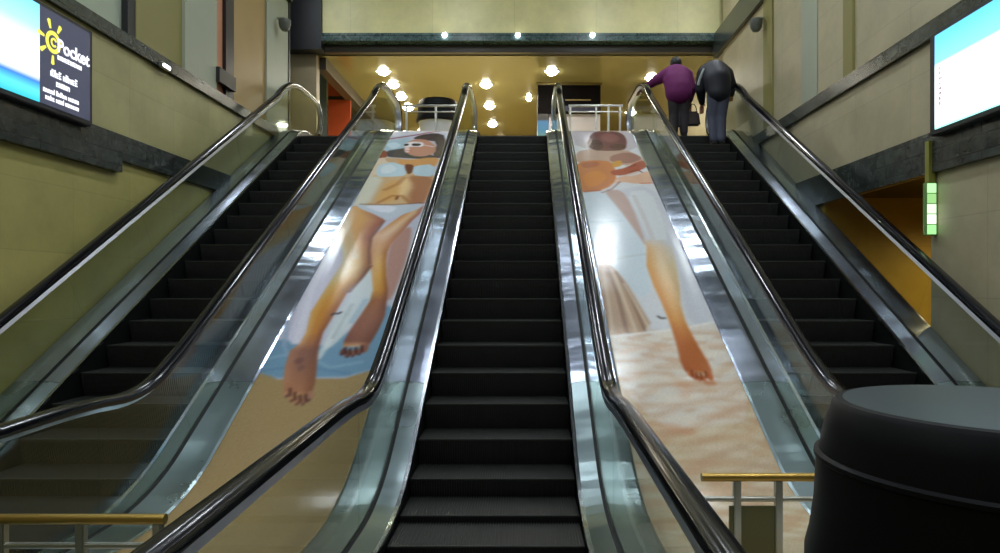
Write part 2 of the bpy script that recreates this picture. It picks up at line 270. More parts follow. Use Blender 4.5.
def brushed(name, col, rough=0.28, aniso=0.85, wav=0.06):
    """brushed stainless steel, brush lines running up the slope, slightly wavy sheet"""
    m, nt, p, out = new_mat(name); L = nt.links
    p.inputs['Base Color'].default_value = col
    p.inputs['Metallic'].default_value = 1
    p.inputs['Roughness'].default_value = rough
    p.inputs['Anisotropic'].default_value = aniso
    t = nt.nodes.new('ShaderNodeCombineXYZ'); t.inputs[0].default_value = 1; t.inputs[1].default_value = 0; t.inputs[2].default_value = 0
    L.new(t.outputs[0], p.inputs['Tangent'])
    g = nt.nodes.new('ShaderNodeTexCoord')
    mp = nt.nodes.new('ShaderNodeMapping'); mp.inputs['Scale'].default_value = (1.2, 2.6, 2.6)
    L.new(g.outputs['Object'], mp.inputs['Vector'])
    n = nt.nodes.new('ShaderNodeTexNoise'); n.inputs['Scale'].default_value = 1.0; n.inputs['Detail'].default_value = 2
    L.new(mp.outputs[0], n.inputs['Vector'])
    bu = nt.nodes.new('ShaderNodeBump'); bu.inputs['Strength'].default_value = wav; bu.inputs['Distance'].default_value = 0.25
    L.new(n.outputs['Fac'], bu.inputs['Height']); L.new(bu.outputs[0], p.inputs['Normal'])
    n2 = nt.nodes.new('ShaderNodeTexNoise'); n2.inputs['Scale'].default_value = 3; n2.inputs['Detail'].default_value = 6
    L.new(g.outputs['Object'], n2.inputs['Vector'])
    r = nt.nodes.new('ShaderNodeMapRange'); r.inputs[3].default_value = rough * 0.7; r.inputs[4].default_value = rough * 1.5
    L.new(n2.outputs['Fac'], r.inputs[0]); L.new(r.outputs[0], p.inputs['Roughness'])
    return m
def glass_mat(name, tint, refl=0.6):
    m, nt, p, out = new_mat(name); L = nt.links
    nt.nodes.remove(p)
    tr = nt.nodes.new('ShaderNodeBsdfTransparent'); tr.inputs[0].default_value = tint
    gl = nt.nodes.new('ShaderNodeBsdfGlossy'); gl.inputs['Roughness'].default_value = 0.03; gl.inputs[0].default_value = (.9, 1, .95, 1)
    fr = nt.nodes.new('ShaderNodeLayerWeight'); fr.inputs[0].default_value = .5
    pw = nt.nodes.new('ShaderNodeMath'); pw.operation = 'POWER'; pw.inputs[1].default_value = 4.5
    mu = nt.nodes.new('ShaderNodeMath'); mu.operation = 'MULTIPLY_ADD'; mu.inputs[1].default_value = refl; mu.inputs[2].default_value = .03
    L.new(fr.outputs['Facing'], pw.inputs[0]); L.new(pw.outputs[0], mu.inputs[0])
    mx = nt.nodes.new('ShaderNodeMixShader')
    L.new(mu.outputs[0], mx.inputs[0]); L.new(tr.outputs[0], mx.inputs[1]); L.new(gl.outputs[0], mx.inputs[2]); L.new(mx.outputs[0], out.inputs[0])
    return m
M = dict(
    wall_l=stone_wall('limestone_left', srgb(168, 163, 112), srgb(160, 156, 106), 1),
    wall_lo=stone_wall('limestone_left_lower', srgb(176, 168, 100), srgb(168, 162, 96), 1),
    wall_r=stone_wall('limestone_right', srgb(178, 168, 136), srgb(172, 162, 130), 1, (1.1, 0.7)),
    wall_up=stone_wall('limestone_upper', srgb(176, 172, 136), srgb(170, 166, 130), 1, (1.2, 1.2)),
    cream=stone_wall('cream_lintel_stone', srgb(214, 206, 146), srgb(208, 200, 142), 0, (1.6, 0.9)),
    back=stone_wall('limestone_back', srgb(150, 145, 115), srgb(144, 139, 110), 0),
    ochre=stone_wall('ochre_alcove', srgb(190, 160, 70), srgb(180, 150, 66), 0, (1.5, 1.0)),
    marble=marble('dark_green_marble', srgb(36, 42, 40), srgb(74, 82, 76)),
    marble_x=marble('dark_marble_across', srgb(36, 52, 52), srgb(104, 128, 124), 14, .2, 0, 1.2),
    brown=plain('dark_brown_soffit', srgb(64, 56, 44), .35),
    floor=stone_wall('terrazzo', srgb(140, 130, 110), srgb(134, 124, 104), 0, (.6, .6), .25),
    ceil=plain('grey_ceiling', srgb(92, 98, 108), .7),
    dark=plain('black_void', srgb(14, 14, 15), .8),
    black=plain('matt_black', srgb(18, 19, 22), .5),
    steel=brushed('brushed_steel', srgb(178, 188, 206), .2),
    steel_d=brushed('brushed_steel_dull', srgb(140, 156, 158), .28, .8, .05),
    chrome=plain('bright_edge_steel', srgb(200, 206, 210), .18, 1),
    alu=plain('aluminium_rail', srgb(190, 194, 206), .3, 1),
    rubber=plain('black_handrail_rubber', srgb(7, 7, 12), .17, 0, .38),
    skirt=plain('dark_skirt', srgb(20, 22, 22), .4, .3),
    brush=plain('black_gasket', srgb(8, 8, 9), .7),
    step=plain('blackened_step_metal', srgb(46, 47, 45), .42, .15, .5, .35, 9),
    step_edge=plain('lighter_step_nose', srgb(58, 60, 57), .4, .3, .5, .3, 14),  # nose strip slightly lighter than the step metal
    comb=plain('comb_plate', srgb(96, 98, 98), .35, 1),
    glass=glass_mat('balustrade_glass', (.92, .945, .93, 1), .5),
    brass=plain('brass_rail', srgb(168, 138, 70), .3, .8),
    rail_st=plain('satin_rail', srgb(170, 170, 160), .3, .9),
    olive=plain('olive_infill', srgb(92, 90, 50), .3),
    binblk=plain('black_bin_plastic', srgb(7, 7, 9), .5, 0, .12),
    bintop=plain('lit_bin_top', srgb(44, 58, 62), .4, 0, .4),  # top of the black lid, tinted lighter for the light it reflects
    binwht=plain('white_bin_body', srgb(200, 204, 210), .4),
    white=plain('white_paint', srgb(215, 215, 210), .5),
    lampw=emit('downlight_glow', (1.0, .96, .82, 1), 40),
    lampv=emit('cool_downlight_glow', (.86, .93, 1.0, 1), 60),
    lamps=emit('small_spot_glow', (.9, .96, 1, 1), 20),
)
def gold_ceiling():
    m, nt, p, out = new_mat('golden_reflective_ceiling'); L = nt.links
    p.inputs['Base Color'].default_value = srgb(158, 150, 104)
    p.inputs['Metallic'].default_value = 0.3; p.inputs['Roughness'].default_value = 0.14
    g = nt.nodes.new('ShaderNodeTexCoord'); n = nt.nodes.new('ShaderNodeTexNoise'); n.inputs['Scale'].default_value = 1.3
    L.new(g.outputs['Object'], n.inputs['Vector'])
    b = nt.nodes.new('ShaderNodeBump'); b.inputs['Strength'].default_value = .05; b.inputs['Distance'].default_value = .1
    L.new(n.outputs['Fac'], b.inputs['Height']); L.new(b.outputs[0], p.inputs['Normal'])
    return m
M['gold'] = gold_ceiling()
# ------------------------------------------------------------------ helpers
def link(o, parent=None):
    COL.objects.link(o)
    if parent: o.parent = parent
    return o
def obj(name, bm, mat, parent=None, smooth=False, loc=None):
    me = bpy.data.meshes.new(name)
    bmesh.ops.recalc_face_normals(bm, faces=bm.faces)
    bm.to_mesh(me); bm.free()
    for m in (mat if isinstance(mat, (list, tuple)) else [mat]): me.materials.append(m)
    if smooth:
        for p in me.polygons: p.use_smooth = True
        try: me.set_sharp_from_angle(angle=math.radians(35))
        except Exception: pass
    o = bpy.data.objects.new(name, me)
    if loc: o.location = loc
    return link(o, parent)
def tag(o, label, cat, group=None):
    o['label'] = label; o['category'] = cat
    if group: o['group'] = group
    return o
def thing(name, label, cat, loc=(0, 0, 0), rz=0, group=None):
    o = bpy.data.objects.new(name, None); o.location = loc; o.rotation_euler = (0, 0, rz); o.empty_display_size = .1
    return tag(link(o), label, cat, group)
def struct(name, bm, mat):
    o = obj(name, bm, mat); o['kind'] = 'structure'; return o
def box(bm, x0, x1, y0, y1, z0, z1, mi=0, bev=0):
    r = bmesh.ops.create_cube(bm, size=1)
    vs = r['verts']
    for v in vs: v.co = Vector(((x0 + x1) / 2 + v.co.x * (x1 - x0), (y0 + y1) / 2 + v.co.y * (y1 - y0), (z0 + z1) / 2 + v.co.z * (z1 - z0)))
    fs = set(f for v in vs for f in v.link_faces)
    for f in fs: f.material_index = mi
    if bev:
        es = set(e for v in vs for e in v.link_edges)
        bmesh.ops.bevel(bm, geom=list(es), offset=bev, segments=2, affect='EDGES')
    return bm
def B(*a, **k): return box(bmesh.new(), *a, **k)
def lathe(bm, prof, n=40, mi=None, cx=0, cy=0):
    rings = []
    for (r, z) in prof:
        if r < 1e-5: rings.append([bm.verts.new((cx, cy, z))])
        else: rings.append([bm.verts.new((cx + r * math.cos(2 * PI * i / n), cy + r * math.sin(2 * PI * i / n), z)) for i in range(n)])
    for k in range(len(rings) - 1):
        a, b = rings[k], rings[k + 1]
        for i in range(n):
            j = (i + 1) % n
            if len(a) == 1 and len(b) == 1: continue
            if len(a) == 1: f = bm.faces.new((a[0], b[i], b[j]))
            elif len(b) == 1: f = bm.faces.new((a[i], a[j], b[0]))
            else: f = bm.faces.new((a[i], a[j], b[j], b[i]))
            if mi: f.material_index = mi[k]
    return bm
def tube(bm, p0, p1, r, n=12, r1=None):
    p0, p1 = Vector(p0), Vector(p1); d = p1 - p0; L = d.length
    if L < 1e-6: return bm
    q = d.to_track_quat('Z', 'Y').to_matrix().to_4x4()
    bmesh.ops.create_cone(bm, cap_ends=True, segments=n, radius1=r, radius2=r if r1 is None else r1, depth=L, matrix=Matrix.Translation((p0 + p1) / 2) @ q)
    return bm
def sweep(bm, pts, prof, closed_prof=True, caps=True, mi=0):
    """pts: (Y,Z) line in the plane x=0; prof: (x, n) with n along the line's upward normal"""
    rings = []
    for i, (y, z) in enumerate(pts):
        if len(pts[0]) and i == 0: d0 = d1 = (pts[1][0] - y, pts[1][1] - z)
        elif i == len(pts) - 1: d0 = d1 = (y - pts[i - 1][0], z - pts[i - 1][1])
        else: d0 = (y - pts[i - 1][0], z - pts[i - 1][1]); d1 = (pts[i + 1][0] - y, pts[i + 1][1] - z)
        def un(d):
            l = math.hypot(*d) or 1; return (d[0] / l, d[1] / l)
        a, b = un(d0), un(d1); t = un((a[0] + b[0], a[1] + b[1]))
        k = 1 / max(.3, a[0] * t[0] + a[1] * t[1])
        ny, nz = -t[1] * k, t[0] * k
        rings.append([bm.verts.new((x, y + n * ny, z + n * nz)) for (x, n) in prof])
    m = len(prof); rng = range(m) if closed_prof else range(m - 1)
    for a, b in zip(rings, rings[1:]):
        for i in rng:
            j = (i + 1) % m
            f = bm.faces.new((a[i], a[j], b[j], b[i])); f.material_index = mi
    if caps and closed_prof:
        bm.faces.new(rings[0]).material_index = mi; bm.faces.new(rings[-1][::-1]).material_index = mi
    return bm
def extrude_poly_x(bm, poly, x0, x1):
    a = [bm.verts.new((x0, y, z)) for y, z in poly]; b = [bm.verts.new((x1, y, z)) for y, z in poly]
    bm.faces.new(a); bm.faces.new(b[::-1]); n = len(poly)
    for i in range(n):
        j = (i + 1) % n; bm.faces.new((a[i], b[i], b[j], a[j]))
    return bm
# ------------------------------------------------------------------ escalator path
R1, R2, T = 1.9, .9, PI / 6
H = 4.1
K1 = 7.03 - 1.5 / math.tan(T); K2 = K1 + H / math.tan(T)
A0 = K1 - R1 * math.tan(T / 2); L1 = R1 * T
L2 = H / math.sin(T) - (R1 + R2) * math.tan(T / 2)
E1 = (A0 + R1 * math.sin(T), R1 * (1 - math.cos(T)))
BU = K2 + R2 * math.tan(T / 2)
SU = L1 + L2 + R2 * T          # s where the upper flat starts
def base(s):
    if s < 0: return A0 + s, 0.0, 0.0
    if s < L1:
        t = s / R1; return A0 + R1 * math.sin(t), R1 * (1 - math.cos(t)), t
    if s < L1 + L2:
        u = s - L1; return E1[0] + u * math.cos(T), E1[1] + u * math.sin(T), T
    u = s - L1 - L2
    if u < R2 * T:
        t = T - u / R2; return BU - R2 * math.sin(t), H - R2 * (1 - math.cos(t)), t
    return BU + (u - R2 * T), H, 0.0
def off(s, d):
    y, z, t = base(s); return (y - d * math.sin(t), z + d * math.cos(t))
def srange(s0, s1):
    k = [s0, s1]
    for i in range(11):
        for c in (L1 * i / 10, L1 + L2 + R2 * T * i / 10):
            if s0 < c < s1: k.append(c)
    return sorted(set(round(v, 5) for v in k))
def path(s0, s1, d): return [off(s, d) for s in srange(s0, s1)]
S0 = 1.45 - A0                  # lower end of the flat handrail
S1 = SU + (13.0 - BU)          # upper end
DG = .765                      # handrail offset from the centre line
GX = .735                      # glass offset
def hh(s, d=0.0):
    """handrail height square to the path: .85 low, .727 on the slope, .885 high"""
    def sm(x): x = min(1, max(0, x)); return x * x * (3 - 2 * x)
    a = sm((s + .5) / (L1 + 1.1)); b = sm((s - (L1 + L2 - .25)) / (R2 * T + .45))
    lo = .855 + min(0, s) * .032
    return lo + (.727 - lo) * a + (.885 - .727) * b + d
def hpath(s0, s1, d=0.0):
    k = [s0 + (s1 - s0) * i / 8 for i in range(9)]
    for c0, c1 in ((-.5, L1 + .6), (L1 + L2 - .4, SU + .5)):
        for i in range(15):
            c = c0 + (c1 - c0) * i / 14
            if s0 < c < s1: k.append(c)
    k = sorted(set(round(v, 5) for v in k))
    q = [k[0]]
    for v in k[1:-1]:
        if v - q[-1] > .02 and k[-1] - v > .02: q.append(v)
    q.append(k[-1])
    return [off(v, hh(v, d)) for v in q]
# ------------------------------------------------------------------ escalator
def step_mesh(nose_only=False):
    bm = bmesh.new()
    w, dep, n = .57, .40, 66
    p = 2 * w / n
    # ribbed tread
    xs = []
    for i in range(n):
        x = -w + i * p
        xs += [(x, 0), (x + p * .45, 0), (x + p * .5, -.008), (x + p * .95, -.008)]
    xs.append((w, -.008))
    rows = [[bm.verts.new((x, y, z)) for x, z in xs] for y in (0, dep)]
    for i in range(len(xs) - 1):
        bm.faces.new((rows[0][i], rows[0][i + 1], rows[1][i + 1], rows[1][i]))
    # curved ribbed riser
    prof = [(0, -.002), (.004, -.03), (.014, -.08), (.03, -.14), (.05, -.2), (.06, -.225)]
    rr = []
    for (y, z) in prof:
        rr.append([bm.verts.new((x, y + (-d * .8 if y > 0 else 0), z + (d if y == 0 else 0))) for x, d in xs])
    for a, b in zip(rr, rr[1:]):
        for i in range(len(xs) - 1): bm.faces.new((a[i], a[i + 1], b[i + 1], b[i]))
    for i in range(len(xs) - 1): bm.faces.new((rows[0][i], rr[0][i], rr[0][i + 1], rows[0][i + 1]))
    return bm
def escalator(cx, label):
    root = thing('escalator', label, 'escalator', (cx, A0, 0), 0, 'row of parallel escalators')
    return root
def shift(bm):
    bmesh.ops.translate(bm, verts=bm.verts, vec=(0, -A0, 0)); return bm
def build_escalator():
    root = thing('escalator', 'x', 'escalator', (0, A0, 0), 0, 'row of three parallel escalators')
    P = lambda name, bm, mat, smooth=False, par=root: obj(name, shift(bm), mat, par, smooth)
    # truss under the steps, coloured dark so the step gaps read as shade
    P('truss', sweep(bmesh.new(), path(-.30, SU + .5, -.52), [(-.95, -.25), (.95, -.25), (.95, .1), (-.95, .1)]), M['dark'])
    # comb plates
    bm = bmesh.new(); box(bm, -.6, .6, 1.5, A0 - .42, .0, .03, 0, .004)
    for i in range(60): box(bm, -.59 + i * .0198, -.582 + i * .0198, A0 - .42, A0 - .34, .004, .022)
    P('comb_plate', bm, M['comb'])
    bm = bmesh.new(); box(bm, -.6, .6, 12.45, 13.3, H, H + .03, 0, .004)
    P('comb_plate', bm, M['comb'])
    # steps
    sm = None; em = None
    pitch = .405
    s7 = L1 + (7.16 - E1[0]) / math.cos(T)
    k0 = math.ceil((-.36 - s7) / pitch)
    k = k0
    while True:
        s = s7 + k * pitch
        y, z, t = base(s)
        if y > 12.4: break
        if sm is None:
            bm = step_mesh(); o = obj('step', bm, M['step'], root); sm = o.data
            eb = bmesh.new(); box(eb, -.57, .57, .0, .02, -.012, .0012, 0, .002)
            e = obj('step_nose', eb, M['step_edge'], o); em = e.data
        else:
            o = bpy.data.objects.new('step', sm); link(o, root)
            e = bpy.data.objects.new('step_nose', em); link(e, o)
        o.location = (0, y - A0, z)
        k += 1
    for sg in (-1, 1):
        X = lambda pr: [(sg * x, n) for x, n in pr]
        P('skirt_panel', sweep(bmesh.new(), path(S0 + .2, S1 - .2, 0), X([(.58, -.35), (.592, -.35), (.592, .055), (.58, .055)])), M['skirt'])
        P('edge_trim', sweep(bmesh.new(), path(S0 + .2, S1 - .2, 0), X([(.572, .045), (.598, .045), (.598, .066), (.572, .066)])), M['chrome'])
        # inner deck: lower piece, main slope, upper piece
        cuts = [S0 + .1, 1.8, 4.7, 7.9, S1 - .1]
        for i, (a, b) in enumerate(zip(cuts, cuts[1:])):
            P('inner_deck', sweep(bmesh.new(), path(a + .002, b - .002, 0), X([(.599, .0), (.717, .0), (.717, .082), (.599, .06)])), M['steel_d' if i == 0 else 'steel'])
            P('outer_deck', sweep(bmesh.new(), path(a + .002, b - .002, 0), X([(.753, .0), (.985, .0), (.985, .062), (.965, .07), (.753, .082)])), M['steel_d' if i == 0 else 'steel'])
        P('glass_channel', sweep(bmesh.new(), path(S0 + .12, S1 - .12, 0), X([(.719, .02), (.751, .02), (.751, .078), (.719, .078)])), M['brush'])
        # glass panels
        gs = [S0 + .25, .0, 1.2, 2.5, 3.8, 5.1, 6.4, 7.7, SU + .1, S1 - .25]
        for a, b in zip(gs, gs[1:]):
            poly = path(a + .003, b - .003, .07) + hpath(a + .003, b - .003, -.035)[::-1]
            P('glass_panel', extrude_poly_x(bmesh.new(), poly, sg * (GX - .005), sg * (GX + .005)), M['glass'])
        for s, dr in ((S0 + .25, -1), (S1 - .25, 1)):
            y, z, t = base(s); r = (hh(s) - .035 - .07) / 2; zc = z + .07 + r
            poly = [(y, zc - r)] + [(y + dr * r * math.cos(a), zc + r * math.sin(a)) for a in [(-80 + 16 * i) * PI / 180 for i in range(11)]] + [(y, zc + r)]
            P('newel_glass', extrude_poly_x(bmesh.new(), poly, sg * (GX - .005), sg * (GX + .005)), M['glass'])
        # handrail: flat - slope - flat with half-round ends
        r = .32
        pts = hpath(S0 + .2, S1 - .2)
        y0, z0 = pts[0]; y1, z1 = pts[-1]
        lo = [(y0 - r * math.sin(a), z0 - r + r * math.cos(a)) for a in [PI * .88 * i / 12 for i in range(12, 0, -1)]]
        up = [(y1 + r * math.sin(a), z1 - r + r * math.cos(a)) for a in [PI * .88 * i / 12 for i in range(1, 13)]]
        full = lo + pts + up
        hp = [(DG + x, n) for x, n in [(-.046, -.024), (-.05, -.004), (-.044, .014), (-.028, .025), (0, .029), (.028, .025), (.044, .014), (.05, -.004), (.046, -.024), (.034, -.03), (-.034, -.03)]]
        P('handrail', sweep(bmesh.new(), full, X(hp)), M['rubber'], True)
        P('handrail_guide', sweep(bmesh.new(), full, X([(GX - .018, -.058), (GX + .034, -.058), (DG + .036, -.03), (DG - .036, -.03)])), M['alu'], True)
        # newel bases on the floors
        for (ya, yb, zb) in ((1.2, 1.62, 0), (12.78, 13.2, H)):
            P('newel_base', box(bmesh.new(), *sorted((sg * .62, sg * .96)), ya, yb, zb, zb + .075, 0, .012), M['steel_d'])
    return root
def copy_tree(o, parent=None):
    c = o.copy(); link(c, parent)
    for ch in list(o.children): copy_tree(ch, c)
    return c
esc = build_escalator()
esc['label'] = 'middle escalator between the two long floor advertisements, empty black steps'
EX = 2.97
e2 = copy_tree(esc); e2.location.x = -EX; e2['label'] = 'escalator against the left wall, below the black sign with the yellow sun'
e3 = copy_tree(esc); e3.location.x = EX; e3['label'] = 'escalator against the right wall, with two people near its top'
# ------------------------------------------------------------------ posters on the slope between escalators
def lin(c): return np.array([((v / 255) / 12.92) if v / 255 <= .04045 else ((v / 255 + .055) / 1.055) ** 2.4 for v in c])
def smooth(x): x = np.clip(x, 0, 1); return x * x * (3 - 2 * x)
def seg_dist(X, Y, pts, close):
    d = np.full(X.shape, 1e9)
    n = len(pts)
    for i in range(n if close else n - 1):
        (ax, ay), (bx, by) = pts[i], pts[(i + 1) % n]
        ex, ey = bx - ax, by - ay; l2 = ex * ex + ey * ey + 1e-12
        t = np.clip(((X - ax) * ex + (Y - ay) * ey) / l2, 0, 1)
        d = np.minimum(d, np.hypot(X - ax - t * ex, Y - ay - t * ey))
    return d
def round_poly(pts, it=2):
    for _ in range(it):
        q = []
        for i in range(len(pts)):
            a, b = pts[i], pts[(i + 1) % len(pts)]
            q += [(a[0] * .78 + b[0] * .22, a[1] * .78 + b[1] * .22), (a[0] * .22 + b[0] * .78, a[1] * .22 + b[1] * .78)]
        pts = q
    return pts
def paint(layers, X, Y):
    C = np.zeros(X.shape + (3,))
    def comp(c, a):
        C[...] = C * (1 - a[..., None]) + c * a[..., None]
    for l in layers:
        if l[0] == 'F': C[...] = np.array(l[1], float)
        elif l[0] == 'P':
            _, c, soft, pts = l
            pts = round_poly(pts, 1)
            ins = np.zeros(X.shape, bool); n = len(pts)
            for i in range(n):
                (ax, ay), (bx, by) = pts[i], pts[(i + 1) % n]
                if ay == by: continue
                ins ^= ((ay > Y) != (by > Y)) & (X < (bx - ax) * (Y - ay) / (by - ay) + ax)
            d = seg_dist(X, Y, pts, True); d = np.where(ins, d, -d)
            comp(np.array(c, float), smooth(.5 + d / max(soft, .006)))
        elif l[0] == 'R':
            _, soft, rs = l
            s = np.array([r[0] for r in rs]); xl = np.array([r[1] for r in rs]); xr = np.array([r[2] for r in rs])
            L = np.interp(Y, s, xl); R = np.interp(Y, s, xr)
            t = np.clip((X - L) / np.maximum(R - L, 1e-4), 0, 1)
            cols = np.array([r[3] for r in rs], float)
            def ci(k): return np.stack([np.interp(Y, s, cols[:, k, j]) for j in range(3)], -1)
            c0, c1, c2 = ci(0), ci(1), ci(2)
            u = (t * 2)[..., None]
            c = np.where(u < 1, c0 * (1 - smooth(u)) + c1 * smooth(u), c1 * (1 - smooth(u - 1)) + c2 * smooth(u - 1))
            d = np.minimum(np.minimum(X - L, R - X), np.minimum(Y - s[0], s[-1] - Y))
            comp(c, smooth(.5 + d / soft))
        elif l[0] == 'C':   # crumpled cloth: warped ridges inside a span
            _, s_a, s_b, hi, lo_, al = l
            w1 = .22 * np.sin(X * 4.1 + 1.3 * np.sin(Y * 2.1)) + .09 * np.sin(X * 8.0 + Y * 4.3 + 1.0) + .03 * np.sin(X * 19 - Y * 7)
            f = np.sin(2 * np.pi * (Y * 3.9 + w1 * 2.0 - 1.3 * X)) * .6 + np.sin(2 * np.pi * (Y * 8.3 - w1 * 2.6 + .9 * X + .3)) * .4 + .35 * np.sin(X * 9 + Y * 5) - .1
            m_ = smooth((Y - s_a) / .25) * smooth((s_b - Y) / .12)
            comp(np.array(hi, float), al * m_ * smooth(f * 1.3)); comp(np.array(lo_, float), al * m_ * smooth(-f * 1.5 - .1))
        elif l[0] == 'B':
            _, c, al, x, y, rx, ry = l
            q = ((X - x) / rx) ** 2 + ((Y - y) / ry) ** 2
            comp(np.array(c, float), al * smooth(1.6 - q * .9))
        elif l[0] == 'L':
            _, c, w, al, pts = l
            d = seg_dist(X, Y, pts, False)
            comp(np.array(c, float), al * smooth(1.5 - d / w))
    return C
def poster(name, label, x0, x1, s0, s1, layers, grain):
    nx, ns = 110, 900
    xs = np.linspace(x0, x1, nx); ss = np.linspace(s0, s1, ns)
    X, Y = np.meshgrid(xs, ss)
    C = paint(layers, X, Y)
    rng = np.random.default_rng(3)
    for _ in range(2):
        C[1:-1] = (C[:-2] + 2 * C[1:-1] + C[2:]) / 4; C[:, 1:-1] = (C[:, :-2] + 2 * C[:, 1:-1] + C[:, 2:]) / 4
    C = C * (1 + grain * rng.standard_normal(C.shape[:2])[..., None])
    C = np.clip(C * .93, 0, 255) / 255
    C = np.where(C <= .04045, C / 12.92, ((C + .055) / 1.055) ** 2.4)
    P = [off(s, .0625) for s in ss]
    co = np.zeros((ns, nx, 3)); co[..., 0] = X
    co[..., 1] = np.array([p[0] for p in P])[:, None]; co[..., 2] = np.array([p[1] for p in P])[:, None]
    top = co.reshape(-1, 3)
    Q = [off(s, .0600) for s in ss]
    cb = np.zeros((ns, 2, 3)); cb[:, 0, 0] = x0; cb[:, 1, 0] = x1
    cb[..., 1] = np.array([p[0] for p in Q])[:, None]; cb[..., 2] = np.array([p[1] for p in Q])[:, None]
    V = np.concatenate([top, cb.reshape(-1, 3)])
    idx = np.arange(ns * nx).reshape(ns, nx)
    F = np.stack([idx[:-1, :-1], idx[:-1, 1:], idx[1:, 1:], idx[1:, :-1]], -1).reshape(-1, 4).tolist()
    o0 = ns * nx
    for i in range(ns - 1):
        a, b, c, d = o0 + 2 * i, o0 + 2 * i + 1, o0 + 2 * i + 3, o0 + 2 * i + 2
        F.append([a, d, c, b]); F.append([int(idx[i, 0]), int(idx[i + 1, 0]), d, a]); F.append([int(idx[i + 1, -1]), int(idx[i, -1]), b, c])
    me = bpy.data.meshes.new(name); me.from_pydata(V.tolist(), [], F)
    at = me.color_attributes.new('print', 'FLOAT_COLOR', 'POINT')
    full = np.ones((len(V), 4)); full[:ns * nx, :3] = C.reshape(-1, 3); full[ns * nx:, :3] = .6
    at.data.foreach_set('color', full.reshape(-1).astype('f'))
    for p in me.polygons: p.use_smooth = True
    m, nt, p, out = new_mat(name + '_print')
    a = nt.nodes.new('ShaderNodeVertexColor'); a.layer_name = 'print'
    nt.links.new(a.outputs[0], p.inputs['Base Color'])
    p.inputs['Roughness'].default_value = .2; p.inputs['Specular IOR Level'].default_value = .32
    tc = nt.nodes.new('ShaderNodeTexCoord'); n = nt.nodes.new('ShaderNodeTexNoise'); n.inputs['Scale'].default_value = 2.5
    nt.links.new(tc.outputs['Object'], n.inputs['Vector'])
    b = nt.nodes.new('ShaderNodeBump'); b.inputs['Strength'].default_value = .12; b.inputs['Distance'].default_value = .05
    nt.links.new(n.outputs['Fac'], b.inputs['Height']); nt.links.new(b.outputs[0], p.inputs['Normal'])
    me.materials.append(m)
    o = link(bpy.data.objects.new(name, me))
    return tag(o, label, 'poster', 'long advertisements laid on the slope')
XE = EX - .985
poster('floor_poster', 'long floor advertisement of a reclining woman in a white bikini and sunglasses', -XE - .002, -.985 + .0, -1.0, 9.42, ART_LEFT, .015)
poster('floor_poster', 'long floor advertisement of a figure in white seen from behind, bare foot on sand', .985, XE + .002, -1.0, 9.42, ART_RIGHT, .015)
for n_, (xa, xb) in enumerate(((-XE, -.986), (.986, XE))):
    struct('trim_%d' % (n_ + 1), sweep(bmesh.new(), path(-1.3, SU + .1, 0), [(xa, -.25), (xb, -.25), (xb, .0595), (xa, .0595)]), M['white'])
# ------------------------------------------------------------------ room shell
WX = 3.965
TOP = 7.7
struct('floor', B(-7, 7, -5, A0 - .30, -.3, -.001), M['floor'])
struct('floor_upper', B(-9, 9, 12.45, 25, 3.75, H - .001), plain('cream_terrazzo', srgb(216, 200, 150), .3, 0, .5, .05, 6))
bm = bmesh.new()
for xa, xb in ((-XE, -.99), (.99, XE)): box(bm, xa, xb, 12.02, 12.449, 3.75, H - .001)
struct('floor_landing', bm, M['floor'])
struct('wall_back', B(-6, 6, -5.2, -5, 0, TOP), M['back'])
bm = B(-WX - .3, -WX, -5, 11.99, 2.9, 4.1); struct('wall_left', bm, M['wall_l'])
struct('wall_left_lower', B(-WX - .3, -WX, -5, 11.99, -.3, 2.9), M['wall_lo'])
struct('wall_right', B(WX, WX + .3, -5, 12.3, 2.6, 4.1), M['wall_r'])
bm = bmesh.new(); box(bm, WX, WX + .3, -5, 6.27, -.3, 2.6)
struct('wall_right_lower', bm, M['wall_r'])
struct('wall_right_far', B(WX, WX + 3, 8.5, 12.3, -.3, 2.6), M['ochre'])
struct('wall_right_passage', B(WX + 3, WX + 3.2, 5.5, 8.5, -.3, 2.6), M['ochre'])
struct('ceiling_passage', B(WX + .3, WX + 3, 5.5, 8.5, 2.6, 2.7), M['marble'])
struct('wall_passage_near', B(WX + .3, WX + 3, 6.07, 6.27, -.3, 2.6), M['ochre'])
struct('floor_passage', B(WX, WX + 3, 6.27, 8.5, -.3, 0), M['floor'])
struct('ceiling', B(-6, 6, -5, 13.6, TOP, TOP + .2), M['ceil'])
# marble bands
struct('trim_3', B(-WX, -WX + .05, -3, 11.99, 3.99, 4.13), M['marble'])
bm = B(-WX, -WX + .05, -3, 12.3, 2.79, 3.05); box(bm, -WX, -WX + .07, -3, 6.95, 2.66, 2.80)
struct('trim_4', bm, M['marble'])
struct('trim_5', B(WX - .05, WX, -3, 12.3, 3.76, 3.92), M['marble'])
struct('trim_6', B(WX - .05, WX, -3, 10.0, 2.53, 2.90), M['marble'])
struct('trim_7', B(-WX - .02, -WX + .08, 9.0, 12.0, 6.5, 6.9), M['marble'])
struct('trim_8', B(WX - .08, WX + .02, 9.0, 13.3, 5.95, 6.4), M['marble'])
